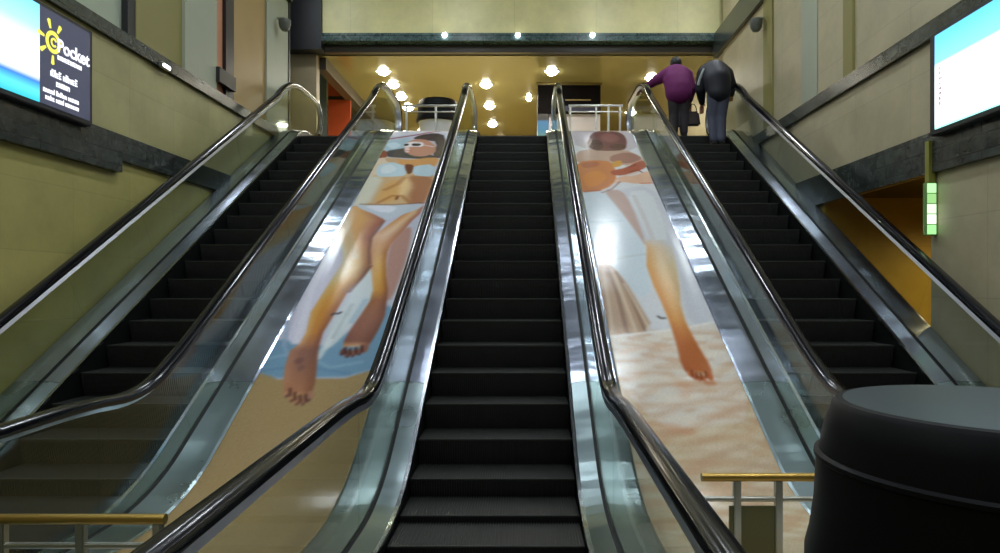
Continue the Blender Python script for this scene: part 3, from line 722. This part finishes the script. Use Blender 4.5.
# upper level beside the void, left: piers and panels
def pier(side, y0, y1, mat, dx=0.0, z0=4.1, z1=TOP, n=[8]):
    n[0] += 1
    xa, xb = (-WX - .5, -WX - dx) if side < 0 else (WX + dx, WX + .5)
    struct('trim_%d' % n[0], B(xa, xb, y0, y1, z0, z1), mat)
pale = plain('pale_grey_green_stone', srgb(160, 166, 146), .5, 0, .4, .06, 3)
tan = plain('tan_upper_panel', srgb(166, 140, 92), .5, 0, .4, .1, 2)
olive2 = plain('olive_upper_panel', srgb(134, 128, 74), .5, 0, .4, .1, 2)
pier(-1, -5, 7.25, plain('pale_glazing_panel', srgb(168, 178, 160), .25), .12)
pier(-1, 7.25, 7.39, M['black'], .05)
pier(-1, 7.39, 8.37, olive2, .04)
pier(-1, 8.37, 9.23, pale, -.0)
pier(-1, 9.23, 9.51, plain('salmon_panel', srgb(196, 138, 104), .5), .05)
pier(-1, 9.51, 9.77, plain('violet_black_post', srgb(34, 28, 36), .4), .0)
pier(-1, 9.77, 11.01, tan, .03)
pier(-1, 11.01, 11.99, pale, -.0)
struct('trim_17', B(-WX - .02, -WX + .05, 9.2, 9.72, 4.27, 4.47), M['black'])
# right upper wall
struct('wall_right_upper', B(WX, WX + .4, -5, 12.9, 4.1, TOP), M['wall_r'])
for i, (a, b) in enumerate(((7.72, 7.95), (10.25, 10.62))):
    struct('trim_%d' % (18 + i), B(WX - .03, WX, a, b, 3.91, TOP), olive2)
struct('trim_20', B(WX - .012, WX, 8.7, 9.2, 3.91, TOP), pale)
# lintel over the hall
struct('trim_21', B(-4.6, 4.6, 13.3, 13.6, 6.42, TOP), M['cream'])
struct('trim_22', B(-4.6, 4.6, 13.22, 13.6, 6.27, 6.42), M['marble_x'])
struct('trim_23', B(-3.95, 4.6, 13.45, 13.7, 6.12, 6.27), M['brown'])
struct('ceiling_hall', B(-3.95, 9, 13.6, 25, 6.1, 6.3), M['gold'])
struct('wall_hall_end', B(-9, 9, 24.8, 25, 4.1, 6.1), plain('golden_end_wall', srgb(170, 140, 70), .4))
struct('wall_hall_right', B(4.05, 4.3, 12.9, 25, 4.1, 6.2), M['wall_r'])
struct('wall_hall_left', B(-5.9, -3.93, 13.5, 13.7, 4.1, 6.1), plain('beige_corner_wall', srgb(150, 136, 104), .5))
struct('trim_24', B(-5.9, -3.75, 13.2, 13.5, 6.1, TOP), M['black'])
struct('trim_25', B(-4.1, -3.95, 11.99, 12.06, 4.1, TOP), M['black'])
struct('trim_26', B(-4.0, -3.8, 13.7, 22, 5.86, 6.1), M['brown'])
struct('wall_left_hall_side', B(-6.2, -5.9, 11.99, 25, 4.1, TOP), M['back'])
struct('ceiling_left_hall', B(-6.2, -3.95, 13.7, 25, 7.0, 7.2), M['gold'])
# ------------------------------------------------------------------ lamps
def downlight(x, y, z, r, mat, label, group):
    t = thing('ceiling_downlight', label, 'ceiling lamp', (x, y, z), 0, group)
    obj('lamp_ring', lathe(bmesh.new(), [(r, 0), (r * 1.0, -.012), (r * 1.25, -.012), (r * 1.3, 0)], 24), M['white'], t, True)
    obj('lamp_glass', lathe(bmesh.new(), [(0, -.09), (r * .5, -.08), (r * .85, -.045), (r * .98, -.004)], 24), mat, t)
    return t
def arealight(x, y, z, size, power, col):
    l = bpy.data.lights.new('lamp_light', 'SPOT'); l.energy = power; l.shadow_soft_size = size; l.color = col; l.spot_size = math.radians(165); l.spot_blend = 1
    o = bpy.data.objects.new('lamp_light', l); o.location = (x, y, z); return link(o)
hall = [(-2.82, 14.55), (-2.8, 15.5), (-2.8, 16.5), (-2.8, 17.5), (-.68, 15.5), (-.7, 17.35), (-.72, 19.3), (.78, 14.55), (.3, 16.6), (3.0, 15.0), (-.6, 22), (-2.8, 20), (3.0, 18)]
where = ['first of the left row of four, nearest the lintel', 'second of the left row of four', 'third of the left row of four', 'last of the left row of four',
         'highest of three over the middle escalator', 'middle one of three over the middle escalator', 'lowest of three over the middle escalator',
         'alone in the dark reflection above the shop', 'small one beside the left edge of the shop sign', 'behind the person in purple', 'far back of the hall over the middle escalator', 'far back of the hall on the left', 'far back of the hall on the right']
for (x, y), w in zip(hall, where):
    downlight(x, y, 6.1, .07 if w.startswith('small') else .13, M['lampw'], 'warm downlight in golden ceiling, ' + w, 'downlights in the golden ceiling')
n = 0
VL = [(x, y) for y in (-1.0, 2.4, 5.5, 8.5, 11.4) for x in (-3.8, -1.2, 1.9, 3.75) if not (y == 8.5 and abs(x) > 3)]
for x, y in VL:
    if 1:
        n += 1
        downlight(x, y, TOP, .17, M['lampv'], 'cool round downlight in the high grey ceiling over the escalators', 'downlights high over the escalators')
for (x, w) in ((-1.35, 'left'), (.07, 'middle'), (1.52, 'right')):
    t = thing('spot_lamp', 'tiny bright spot lamp in the green marble beam, %s one of three' % w, 'spot lamp', (x, 13.22, 6.37), 0, 'spot lamps in the marble beam')
    b = bmesh.new(); lathe(b, [(0, .0), (.035, 0), (.045, .02), (.045, .03)], 16); bmesh.ops.rotate(b, verts=b.verts, cent=(0, 0, 0), matrix=Matrix.Rotation(PI / 2, 3, 'X'))
    obj('lamp_glass', b, M['lamps'], t)
for lab, x, y, z in (('grey dome camera high on the left pier beside the golden hall', -WX + .02, 11.4, 5.86), ('grey dome camera high on the right wall near the people', WX - .02, 10.6, 5.55)):
    t = thing('wall_mounted_camera', lab, 'camera', (x, y, z), 0, 'dome cameras on the side walls')
    sx = 1 if x < 0 else -1
    obj('bracket', B(*sorted((0, sx * .15)), -.03, .03, .1, .14, 0, .01), M['rail_st'], t)
    obj('dome', lathe(bmesh.new(), [(0, -.09), (.05, -.08), (.085, -.03), (.095, .02), (.1, .03), (.1, .1), (.03, .12), (0, .12)], 24), plain('grey_dome', srgb(96, 100, 92), .35), t, True)
    t.children[1].location.x = sx * .13
t = thing('ledge_glint', 'small glowing bar added as a glint on the dark stone ledge of the left wall', 'lamp', (-WX + .05, 7.75, 4.0))  # glint on the marble ledge, added as a glowing bar, not a fixture
obj('glint_body', B(0, .05, -.09, .09, -.03, .03, 0, .01), M['rail_st'], t)
obj('lamp_glass', B(.05, .056, -.07, .07, -.014, .014), M['lamps'], t)
# ------------------------------------------------------------------ barriers
def barrier(label, x0, x1, y, z, top_mat, posts, infill=None, h=.53):
    t = thing('low_barrier', label, 'barrier', ((x0 + x1) / 2, y, z), 0, 'low barriers at the escalator ends')
    cx = (x0 + x1) / 2
    obj('top_rail', tube(bmesh.new(), (x0 - cx, 0, h), (x1 - cx, 0, h), .022), top_mat, t, True)
    obj('middle_rail', tube(bmesh.new(), (x0 - cx, 0, h - .11), (x1 - cx, 0, h - .11), .014), M['rail_st'], t, True)
    for px in posts:
        obj('post', box(bmesh.new(), px - cx - .018, px - cx + .018, -.018, .018, 0, h - .015, 0, .004), M['rail_st'], t)
    if infill:
        obj('infill_panel', box(bmesh.new(), infill[0] - cx, infill[1] - cx, -.006, .006, .03, .385), M['olive'], t)
    return t
barrier('low brass-topped barrier rail beside the black drum', 1.12, 2.05, 3.45, 0, M['brass'], (1.30, 1.51, 1.95), (1.26, 1.51))
barrier('low brass-topped barrier rail at the bottom left, before the left escalator', -2.02, -1.27, 2.83, 0, M['brass'], (-1.95, -1.62, -1.3))
barrier('low white barrier rail on the upper floor behind the reclining woman advertisement', -1.98, -1.0, 12.3, H, M['rail_st'], (-1.93, -1.4, -1.03), None, .66)
barrier('low white barrier rail on the upper floor behind the standing figure advertisement', 1.0, 1.98, 12.3, H, M['rail_st'], (1.03, 1.5, 1.72, 1.93), None, .66)
# ------------------------------------------------------------------ drums
def drum(label, x, y, z, h):
    t = thing('drum_bin', label, 'bin', (x, y, z), 0, 'black lidded drums')
    k = h / 1.2
    body = lathe(bmesh.new(), [(0, 0), (.36, 0), (.375, .02), (.38, .1), (.385, .72 * k), (.40, .745 * k), (0, .745 * k)], 64)
    obj('drum_body', body, M['binwht'], t, True)
    lid = lathe(bmesh.new(), [(0, .75 * k), (.43, .75 * k), (.447, .765 * k), (.447, .80 * k), (.436, .845 * k), (.424, .93 * k), (.418, 1.045 * k), (.424, 1.05 * k), (.423, 1.06 * k), (.412, 1.066 * k), (.398, 1.13 * k), (.379, 1.185 * k), (.368, 1.197 * k), (.35, 1.2 * k)], 96)
    obj('drum_lid', lid, M['binblk'], t, True)
    obj('lid_top', lathe(bmesh.new(), [(.352, 1.2 * k), (.34, 1.201 * k), (0, 1.204 * k)], 96), M['bintop'], t, True)
    return t
drum('large black drum with a flat top painted as lit, close in the bottom right corner', 1.40, 1.68, 0, 1.205)
d2 = drum('black-topped white drum on the upper floor behind the white rail', -1.58, 14.0, H, 1.2)
# ------------------------------------------------------------------ wall signs
def text_mesh(name, s, size, mat, parent, loc, rot, ext=.003, bold=False):
    cu = bpy.data.curves.new(name, 'FONT'); cu.body = s; cu.size = size; cu.extrude = ext; cu.align_x = 'LEFT'
    if bold: cu.offset = size * .02
    o = bpy.data.objects.new(name, cu); COL.objects.link(o)
    dg = bpy.context.evaluated_depsgraph_get(); me = bpy.data.meshes.new_from_object(o.evaluated_get(dg))
    COL.objects.unlink(o); bpy.data.objects.remove(o)
    me.materials.clear(); me.materials.append(mat)
    q = bpy.data.objects.new(name, me); q.location = loc; q.rotation_euler = rot
    return link(q, parent)
def sky_screen(name, stops, strength, axis_z=(0, 1)):
    m, nt, p, out = new_mat(name); L = nt.links
    g = nt.nodes.new('ShaderNodeTexCoord'); sx = nt.nodes.new('ShaderNodeSeparateXYZ'); L.new(g.outputs['Generated'], sx.inputs[0])
    cr = nt.nodes.new('ShaderNodeValToRGB'); e = cr.color_ramp.elements
    e[0].position, e[0].color = stops[0]; e[1].position, e[1].color = stops[-1]
    for pos, c in stops[1:-1]:
        k = e.new(pos); k.color = c
    L.new(sx.outputs[2], cr.inputs[0])
    L.new(cr.outputs[0], p.inputs['Emission Color']); p.inputs['Emission Strength'].default_value = strength; p.inputs['Base Color'].default_value = (.02, .02, .02, 1)
    return m
# left sign: faces +X, flush to the wall. local frame: x across (towards the escalator top = +Y), built directly
LS = thing('illuminated_sign', 'black illuminated wall sign with a yellow sun and white lettering', 'sign', (-WX, 6.38, 2.99))
LS.scale = (1, .88, .91)
obj('sign_frame', B(0, .13, -2.1, 0, 0, .985, 0, .01), M['black'], LS)
obj('sign_face', B(.13, .136, -.80, -.055, .05, .945), emit('dark_sign_face', srgb(62, 66, 86), .75), LS)
obj('picture_panel', B(.13, .136, -2.04, -.80, .05, .945), sky_screen('beach_picture', [(0, srgb(40, 170, 190)), (.1, srgb(80, 200, 230)), (.2, srgb(40, 110, 200)), (.27, srgb(235, 240, 255)), (.55, srgb(225, 245, 255)), (.75, srgb(150, 225, 250)), (1, srgb(110, 205, 240))], 1.2), LS)
yel = emit('yellow_sun_ink', srgb(235, 228, 90), .9); wht = emit('white_letter_glow', srgb(240, 243, 255), 1.1)
sc_y, sc_z = -.62, .66
bm = bmesh.new()
for i in range(30):      # spiral sun body
    pass
def ring(bm, y, z, r0, r1, a0=0, a1=2 * PI, n=40, x=.1375):
    vs = []
    for i in range(n + 1):
        a = a0 + (a1 - a0) * i / n
        vs.append((bm.verts.new((x, y + r0 * math.cos(a) * 1.0, z + r0 * math.sin(a))), bm.verts.new((x, y + r1 * math.cos(a), z + r1 * math.sin(a)))))
    for p_, q_ in zip(vs, vs[1:]): bm.faces.new((p_[0], p_[1], q_[1], q_[0]))
ring(bm, sc_y, sc_z, .066, .105, 0, 2 * PI)
ring(bm, sc_y + .01, sc_z, .024, .044, .4, 5.6)
for a in (108, 60, 170, 215, 268):
    a = math.radians(a); ca, sa = math.cos(a), math.sin(a)
    r0, r1, w0, w1 = .125, .215, .011, .022
    q = [(r0, -w0), (r0, w0), (r1 - .01, w1), (r1, 0), (r1 - .01, -w1)]
    bm.faces.new([bm.verts.new((.1375, sc_y + r * ca - w * sa, sc_z + r * sa + w * ca)) for r, w in q])
r_ = bmesh.ops.extrude_face_region(bm, geom=bm.faces[:]); bmesh.ops.translate(bm, verts=[v for v in r_['geom'] if isinstance(v, bmesh.types.BMVert)], vec=(.003, 0, 0))
obj('sun_emblem', bm, yel, LS)
rotT = (PI / 2, 0, PI / 2)
text_mesh('lettering', 'Pocket', .175, wht, LS, (.146, -.575, .595), rotT, .002, True)
def glyph_line(parent, y0, z0, w, h, widths, x=.139, flip=1, mat=None, seed=1):
    """a line of small blurred letter shapes, too small to read in the photograph"""
    rnd = random.Random(seed); bm = bmesh.new(); y = y0
    for n_, k in enumerate(widths):
        for c in range(k):
            lw = w * rnd.uniform(.75, 1.1); hh_ = h * rnd.choice((.7, .7, .75, 1.0)); t = w * .3
            st_ = rnd.choice(('o', 'n', 'l', 'e'))
            def bar(a, b, c_, d_):
                if flip > 0: box(bm, x, x + .003, y + a, y + b, z0 + c_, z0 + d_)
                else: box(bm, x - .003, x, -(y + b), -(y + a), z0 + c_, z0 + d_)
            bar(0, t, 0, hh_)
            if st_ in 'on': bar(lw - t, lw, 0, hh_ * .95)
            if st_ in 'one': bar(0, lw, hh_ * .75, hh_ * .95)
            if st_ in 'oe': bar(0, lw, 0, hh_ * .2)
            if st_ == 'e': bar(0, lw * .9, hh_ * .4, hh_ * .55)
            if st_ == 'l': lw = t
            y += lw + w * .22
        y += w * .6
    o = obj('lettering', bm, mat or wht, parent); o['kind'] = 'stuff'; return o
glyph_line(LS, -.56, .52, .036, .06, (10,), seed=2)
glyph_line(LS, -.66, .335, .034, .07, (5, 6), seed=3)
glyph_line(LS, -.58, .255, .034, .065, (7,), seed=4)
glyph_line(LS, -.76, .165, .028, .05, (6, 5, 6), seed=5)
glyph_line(LS, -.73, .10, .028, .05, (5, 4, 7), seed=6)
RS = thing('illuminated_screen', 'bright blue and white illuminated screen in a black frame on the right wall', 'sign', (WX, 6.06, 2.83), 0)
RS.scale = (1, 1, .8)
obj('screen_frame', B(-.14, -.01, -2.0, 0, 0, 1.14, 0, .01), M['black'], RS)
obj('screen_face', B(-.147, -.14, -1.94, -.09, .055, 1.08), sky_screen('sky_picture', [(0, srgb(150, 235, 225)), (.06, srgb(240, 255, 255)), (.5, srgb(240, 250, 255)), (.66, srgb(235, 250, 255)), (.7, srgb(120, 205, 245)), (1, srgb(80, 180, 235))], 1.3), RS)
pk = plain('pink_letter_ink', srgb(190, 120, 140), .5)
for i in range(8):
    glyph_line(RS, .16, .30 + i * .055, .03, .035, (1,), x=-.148, flip=-1, mat=pk, seed=10 + i)
# hanging green sign at the corner of the passage
G = thing('hanging_strip_sign', 'narrow vertical sign, lit green and white, hung at the passage corner', 'sign', (WX - .05, 6.2, 1.96))
obj('sign_post', B(-.03, .03, -.03, .03, .48, .86), plain('olive_post', srgb(140, 140, 60), .5), G)
obj('sign_body', B(-.05, .04, -.03, .03, 0, .48, 0, .004), plain('green_sign_edge', srgb(120, 160, 90), .4), G)
for i, c in enumerate([(150, 220, 140), (235, 255, 225), (210, 250, 200), (140, 190, 120), (170, 230, 160)]):
    obj('lit_panel', B(-.045, .035, -.036, -.03, .01 + i * .094, .095 + i * .094), emit('green_panel_%d' % i, srgb(*c), 1.0), G)
# ------------------------------------------------------------------ shop in the upper hall
SH = thing('shop_kiosk', 'dark shop kiosk with a black fascia behind the middle escalator', 'shop', (.5, 15.4, H))
obj('kiosk_wall', B(.25, 1.42, .1, 1.6, 0, 1.32), plain('kiosk_wall_paint', srgb(190, 186, 196), .5), SH)
obj('fascia', B(0, 1.42, 0, 1.6, 1.32, 1.99), plain('black_fascia', srgb(9, 6, 8), .7, 0, .1), SH)
obj('fascia_edge', B(-.03, 1.45, -.03, .0, 1.95, 1.995), plain('brass_edge', srgb(110, 96, 50), .4, .4), SH)
obj('fascia_stripe', B(.62, 1.2, -.01, .0, 1.60, 1.625), plain('brass_stripe', srgb(150, 128, 80), .4), SH)
obj('fascia_stripe', B(.5, 1.4, -.01, .0, 1.36, 1.48), plain('violet_stripe', srgb(46, 44, 70), .4), SH)
obj('window_display', B(.0, .24, .02, 1.5, 0, 1.31), sky_screen('display_colours', [(0, srgb(110, 180, 100)), (.45, srgb(160, 190, 90)), (.7, srgb(60, 140, 170)), (.86, srgb(40, 130, 180)), (.9, srgb(24, 14, 16)), (1, srgb(24, 14, 16))], .5), SH)
O = thing('banner', 'tall orange and yellow banner seen past the top of the left escalator', 'banner', (-4.17, 16.0, H))
obj('banner_sheet', B(-.25, .28, -.02, .02, .55, 2.6), plain('orange_print', srgb(160, 66, 30), .5), O)
obj('banner_band', B(-.25, .28, -.024, -.02, 1.78, 1.86), M['black'], O)
obj('banner_foot', B(-.25, .28, -.02, .02, 0, .55), plain('yellow_print', srgb(220, 160, 20), .5), O)
# shop window with lamps reflected at far left
tag(obj('shop_window', B(-5.0, -4.44, 15.9, 15.95, 4.1, 6.8), plain('blue_grey_glazing', srgb(96, 112, 120), .15)), 'narrow blue-grey shop window beside the orange banner', 'window')
# ------------------------------------------------------------------ people
def fused(name, joints, bones, mat, parent, voxel=.018, smooth_it=6):
    """tapered limbs hulled bone by bone and fused into one continuous surface"""
    V = []; F = []
    for a, b in bones:
        bm = bmesh.new()
        for q in (joints[a], joints[b]):
            rx, ry = q[3], (q[4] if len(q) > 4 else q[3])
            m = Matrix.Translation(q[:3]) @ Matrix.Diagonal((rx, ry, min(rx, ry), 1))
            bmesh.ops.create_icosphere(bm, subdivisions=3 if rx > .03 else 2, radius=1, matrix=m)
        h = bmesh.ops.convex_hull(bm, input=bm.verts[:])
        junk = set(e for e in h['geom_interior'] + h['geom_unused'] if isinstance(e, bmesh.types.BMVert))
        bmesh.ops.delete(bm, geom=list(junk), context='VERTS')
        bm.verts.index_update(); o_ = len(V)
        V += [v.co[:] for v in bm.verts]; F += [[o_ + v.index for v in f.verts] for f in bm.faces]
        bm.free()
    me = bpy.data.meshes.new(name); me.from_pydata(V, [], F)
    o = bpy.data.objects.new(name, me); COL.objects.link(o)
    r = o.modifiers.new('r', 'REMESH'); r.mode = 'VOXEL'; r.voxel_size = voxel
    sm_ = o.modifiers.new('s', 'SMOOTH'); sm_.factor = .6; sm_.iterations = smooth_it
    dg = bpy.context.evaluated_depsgraph_get(); nm = bpy.data.meshes.new_from_object(o.evaluated_get(dg))
    COL.objects.unlink(o); bpy.data.objects.remove(o)
    nm.materials.clear(); nm.materials.append(mat)
    for p in nm.polygons: p.use_smooth = True
    return link(bpy.data.objects.new(name, nm), parent)
skinm = plain('skin', srgb(170, 120, 96), .5); hairm = plain('dark_hair', srgb(10, 7, 10), .6)
def person(label, loc, rz, spec):
    t = thing('person', label, 'person', loc, rz)
    j = spec['j']
    names = list(j); idx = {n: i for i, n in enumerate(names)}
    bones = [(idx[a], idx[b]) for a, b in spec['b']]
    joints = [j[n] for n in names]
    # fingers
    for sd in ('l', 'r'):
        P = Vector(j['hand_' + sd][:3]); W = Vector(j['wrist_' + sd][:3]); d = (P - W).normalized()
        w = d.cross(Vector((0, 0, 1))); w = w.normalized() if w.length > .2 else Vector((1, 0, 0))
        for k, (o_, L_) in enumerate(((-.03, .07), (-.01, .085), (.01, .08), (.03, .065))):
            a = P + w * o_ + d * .02; b = a + d * L_ * .5 + Vector((0, 0, -.008)); c = b + d * L_ * .35 + Vector((0, 0, -.03))
            n0 = len(joints); joints += [(*a, .011), (*b, .009), (*c, .008)]
            bones += [(idx['hand_' + sd], n0), (n0, n0 + 1), (n0 + 1, n0 + 2)]
        sg = 1 if sd == 'l' else -1
        a = W + d * .03 + w * .035 * sg; b = a + d * .04 + w * .025 * sg
        n0 = len(joints); joints += [(*a, .012), (*b, .01)]; bones += [(idx['wrist_' + sd], n0), (n0, n0 + 1)]
    body = fused('body', joints, bones, skinm, t, .0075, 2)
    for cn, keys, grow, mat in spec['clothes']:
        kk = keys; ii = {n: i for i, n in enumerate(kk)}
        js = []
        for n in kk:
            v = list(j[n]); g = grow.get(n, grow['*'])
            if len(v) == 4: v.append(v[3])
            js.append((v[0], v[1], v[2], v[3] + g, v[4] + g))
        bs = [(ii[a], ii[b]) for a, b in spec['b'] if a in ii and b in ii]
        fused(cn, js, bs, mat, t, .016, 5)
    hp = j['head']
    b = bmesh.new(); bmesh.ops.create_uvsphere(b, u_segments=24, v_segments=16, radius=1)
    for v in b.verts:
        v.co = Vector((v.co.x * .098, v.co.y * .115, v.co.z * .112))
        if v.co.y > .05 and v.co.z < .04: v.co.y *= .55
        v.co *= 1 + .05 * math.sin(v.co.x * 90 + v.co.z * 70)
        v.co += Vector((hp[0], hp[1] - .015, hp[2] + .02))
    obj('hair', b, hairm, t, True)
    # small face details on the far side of the head
    f = bmesh.new()
    tube(f, (hp[0], hp[1] + .09, hp[2]), (hp[0], hp[1] + .125, hp[2] - .035), .012, 8, .018)
    obj('nose', f, skinm, t, True)
    for s_ in (-1, 1):
        e_ = bmesh.new(); bmesh.ops.create_uvsphere(e_, u_segments=10, v_segments=8, radius=.014)
        bmesh.ops.translate(e_, verts=e_.verts, vec=(hp[0] + s_ * .032, hp[1] + .088, hp[2] + .01)); obj('eye', e_, M['white'], t, True)
        e_ = bmesh.new(); bmesh.ops.create_uvsphere(e_, u_segments=10, v_segments=8, radius=.026)
        for v in e_.verts: v.co.x *= .4; v.co += Vector((hp[0] + s_ * .098, hp[1], hp[2] - .02))
        obj('ear', e_, skinm, t, True)
    e_ = bmesh.new(); box(e_, hp[0] - .025, hp[0] + .025, hp[1] + .085, hp[1] + .098, hp[2] - .062, hp[2] - .052, 0, .003); obj('mouth', e_, plain('lips', srgb(140, 80, 74), .5), t)
    # shoes
    for s_, k in (('l', 'toe_l'), ('r', 'toe_r')):
        a = j['ankle_' + s_]; c = j[k]
        e_ = bmesh.new(); box(e_, a[0] - .048, a[0] + .048, a[1] - .07, c[1] + .05, 0 + spec['sole'][s_], .085 + spec['sole'][s_], 0, .03)
        obj('shoe', e_, M['black'], t, True)
    return t
Bn = [('pelvis', 'hem'), ('pelvis', 'waist'), ('waist', 'chest'), ('chest', 'neck'), ('neck', 'head'), ('head', 'crown'),
      ('chest', 'sh_l'), ('sh_l', 'el_l'), ('el_l', 'wrist_l'), ('wrist_l', 'hand_l'),
      ('chest', 'sh_r'), ('sh_r', 'el_r'), ('el_r', 'wrist_r'), ('wrist_r', 'hand_r'),
      ('pelvis', 'hip_l'), ('hip_l', 'knee_l'), ('knee_l', 'ankle_l'), ('ankle_l', 'toe_l'),
      ('pelvis', 'hip_r'), ('hip_r', 'knee_r'), ('knee_r', 'ankle_r'), ('ankle_r', 'toe_r')]
UP = ['pelvis', 'hem', 'waist', 'chest', 'sh_l', 'el_l', 'wrist_l', 'sh_r', 'el_r', 'wrist_r']
DN = ['pelvis', 'hip_l', 'knee_l', 'ankle_l', 'hip_r', 'knee_r', 'ankle_r']
# woman in purple: left hand out on the left handrail, leaning forward. left = -X (seen from behind)
zs = 0
wj = dict(pelvis=(-.01, 0, .84, .17, .13), hem=(-.01, -.02, .74, .15, .11), waist=(-.02, .05, .98, .18, .13), chest=(-.02, .13, 1.10, .18, .14), neck=(0, .25, 1.20, .055), head=(0, .27, 1.33, .085, .095), crown=(0, .29, 1.38, .07),
          sh_l=(-.16, .14, 1.12, .085), el_l=(-.36, .24, 1.04, .05), wrist_l=(-.53, .36, .945, .03), hand_l=(-.58, .40, .915, .03, .02),
          sh_r=(.16, .14, 1.10, .085), el_r=(.235, .10, .86, .05), wrist_r=(.22, .15, .68, .03), hand_r=(.22, .17, .615, .03, .02),
          hip_l=(-.08, 0, .74, .10), knee_l=(-.085, .04, .42, .065), ankle_l=(-.085, -.01, .09, .045), toe_l=(-.085, .12, .04, .035),
          hip_r=(.08, 0, .74, .10), knee_r=(.085, .03, .42, .065), ankle_r=(.08, -.01, .09, .045), toe_r=(.08, .12, .04, .035))
purple = plain('purple_wool', srgb(98, 28, 84), .75, 0, .3, .15, 12)
darkt = plain('dark_brown_trousers', srgb(46, 40, 44), .8)
def step_z(y):
    pitch = .405; s7 = L1 + (7.16 - E1[0]) / math.cos(T); best = 0
    for k in range(-30, 40):
        yy, zz, t = base(s7 + k * pitch)
        if yy <= y: best = (yy, zz)
    return best
yn, zn = step_z(11.75)
wom = person('person in a purple jacket and dark trousers, leaning forward with left hand on the handrail', (2.82, yn + .14, zn), 0,
       dict(j=wj, b=Bn, sole=dict(l=0, r=0), clothes=[('jacket', UP, {'*': .035, 'pelvis': .06, 'hem': .075, 'waist': .055, 'chest': .05, 'sh_l': .03, 'sh_r': .03, 'wrist_l': .02, 'wrist_r': .02}, purple), ('trousers', DN, {'*': .02, 'pelvis': .03, 'ankle_l': .02, 'ankle_r': .02}, darkt)]))
yn2, zn2 = step_z(11.35)
mj = dict(pelvis=(0, 0, .93, .14, .12), hem=(0, -.02, .85, .13, .11), waist=(-.01, .05, 1.08, .16, .15), chest=(-.02, .16, 1.22, .17, .16), neck=(-.07, .32, 1.31, .06), head=(-.12, .42, 1.32, .082, .095), crown=(-.14, .48, 1.33, .07),
          sh_l=(-.18, .17, 1.22, .10), el_l=(-.24, .20, .98, .06), wrist_l=(-.18, .34, .80, .032), hand_l=(-.175, .37, .74, .03, .02),
          sh_r=(.17, .17, 1.21, .10), el_r=(.27, .20, 1.04, .06), wrist_r=(.33, .38, .95, .032), hand_r=(.34, .43, .93, .03, .02),
          hip_l=(-.075, 0, .82, .095), knee_l=(-.075, .06, .48, .065), ankle_l=(-.075, .0, .10, .048), toe_l=(-.075, .13, .045, .035),
          hip_r=(.075, 0, .82, .095), knee_r=(.05, .03, .46, .065), ankle_r=(.045, -.03, .10, .048), toe_r=(.045, .1, .045, .035))
navy = plain('black_navy_jacket', srgb(15, 18, 28), .6, 0, .4, .2, 10)
grey = plain('grey_blue_trousers', srgb(70, 74, 90), .8)
man = person('person in a black jacket and grey trousers, hunched forward on the top step', (3.38, yn2 + .12, zn2), 0,
       dict(j=mj, b=Bn, sole=dict(l=0, r=0), clothes=[('jacket', UP, {'*': .03, 'pelvis': .06, 'hem': .06, 'waist': .07, 'chest': .07, 'wrist_l': .022, 'wrist_r': .022}, navy), ('trousers', DN, {'*': .022, 'pelvis': .03, 'ankle_l': .02, 'ankle_r': .02}, grey)]))
st = bmesh.new()
pp = [(-.22, .045, 1.27), (-.255, .06, 1.19), (-.285, .09, 1.10), (-.30, .115, 1.02)]
for a, b in zip(pp, pp[1:]): tube(st, a, b, .022, 8)
obj('sleeve_stripe', st, plain('pale_stripe', srgb(170, 180, 180), .6), man)
# brown bag carried by the person in purple
bg = thing('handbag', 'dark brown handbag hanging from the hand of the person in purple', 'bag', (2.82 + .27, yn + .30, zn + .24))
b = box(bmesh.new(), -.13, .13, -.05, .05, 0, .25, 0, .03); bmesh.ops.scale(b, verts=[v for v in b.verts if v.co.z > .2], vec=(.8, .7, 1)); obj('bag_body', b, plain('dark_brown_leather', srgb(50, 34, 30), .5), bg, True)
b = bmesh.new(); hp_ = [(-.07 * math.cos(PI * i / 8), 0, .24 + .14 * math.sin(PI * i / 8)) for i in range(9)]
for a, c in zip(hp_, hp_[1:]): tube(b, a, c, .008, 8)
obj('bag_handle', b, M['black'], bg, True)
# ------------------------------------------------------------------ light
for x, y in VL: arealight(x, y, TOP - .08, .16, 72, (.88, .94, 1.0))
for x, y in hall: arealight(x, y, 5.97, .12, 50, (1, .93, .74))
arealight(WX + 1.6, 7.4, 2.4, .15, 60, (1, .78, .36))  # unseen warm light added to brighten the passage, no fixture
w = bpy.data.worlds.new('dim_surroundings'); S.world = w; w.use_nodes = True
w.node_tree.nodes['Background'].inputs[0].default_value = (.5, .6, .7, 1); w.node_tree.nodes['Background'].inputs[1].default_value = .12
# ------------------------------------------------------------------ camera
cam = bpy.data.cameras.new('camera'); co = bpy.data.objects.new('camera', cam); COL.objects.link(co)
cam.sensor_width = 36; cam.lens = 36 * 680 / 1000; cam.clip_start = .05
co.location = (.23, 0, 1.5)
co.rotation_euler = (PI / 2, 0, 0)
cam.shift_x = -.026; cam.shift_y = .0095
S.camera = co
S.view_settings.view_transform = 'Standard'; S.view_settings.look = 'None'; S.view_settings.gamma = 1; S.view_settings.use_curve_mapping = False
S.view_settings.exposure = 0.65
S.cycles.use_denoising = True
S.cycles.max_bounces = 8; S.cycles.transparent_max_bounces = 24; S.cycles.caustics_reflective = False; S.cycles.caustics_refractive = False
S.cycles.sample_clamp_indirect = 4
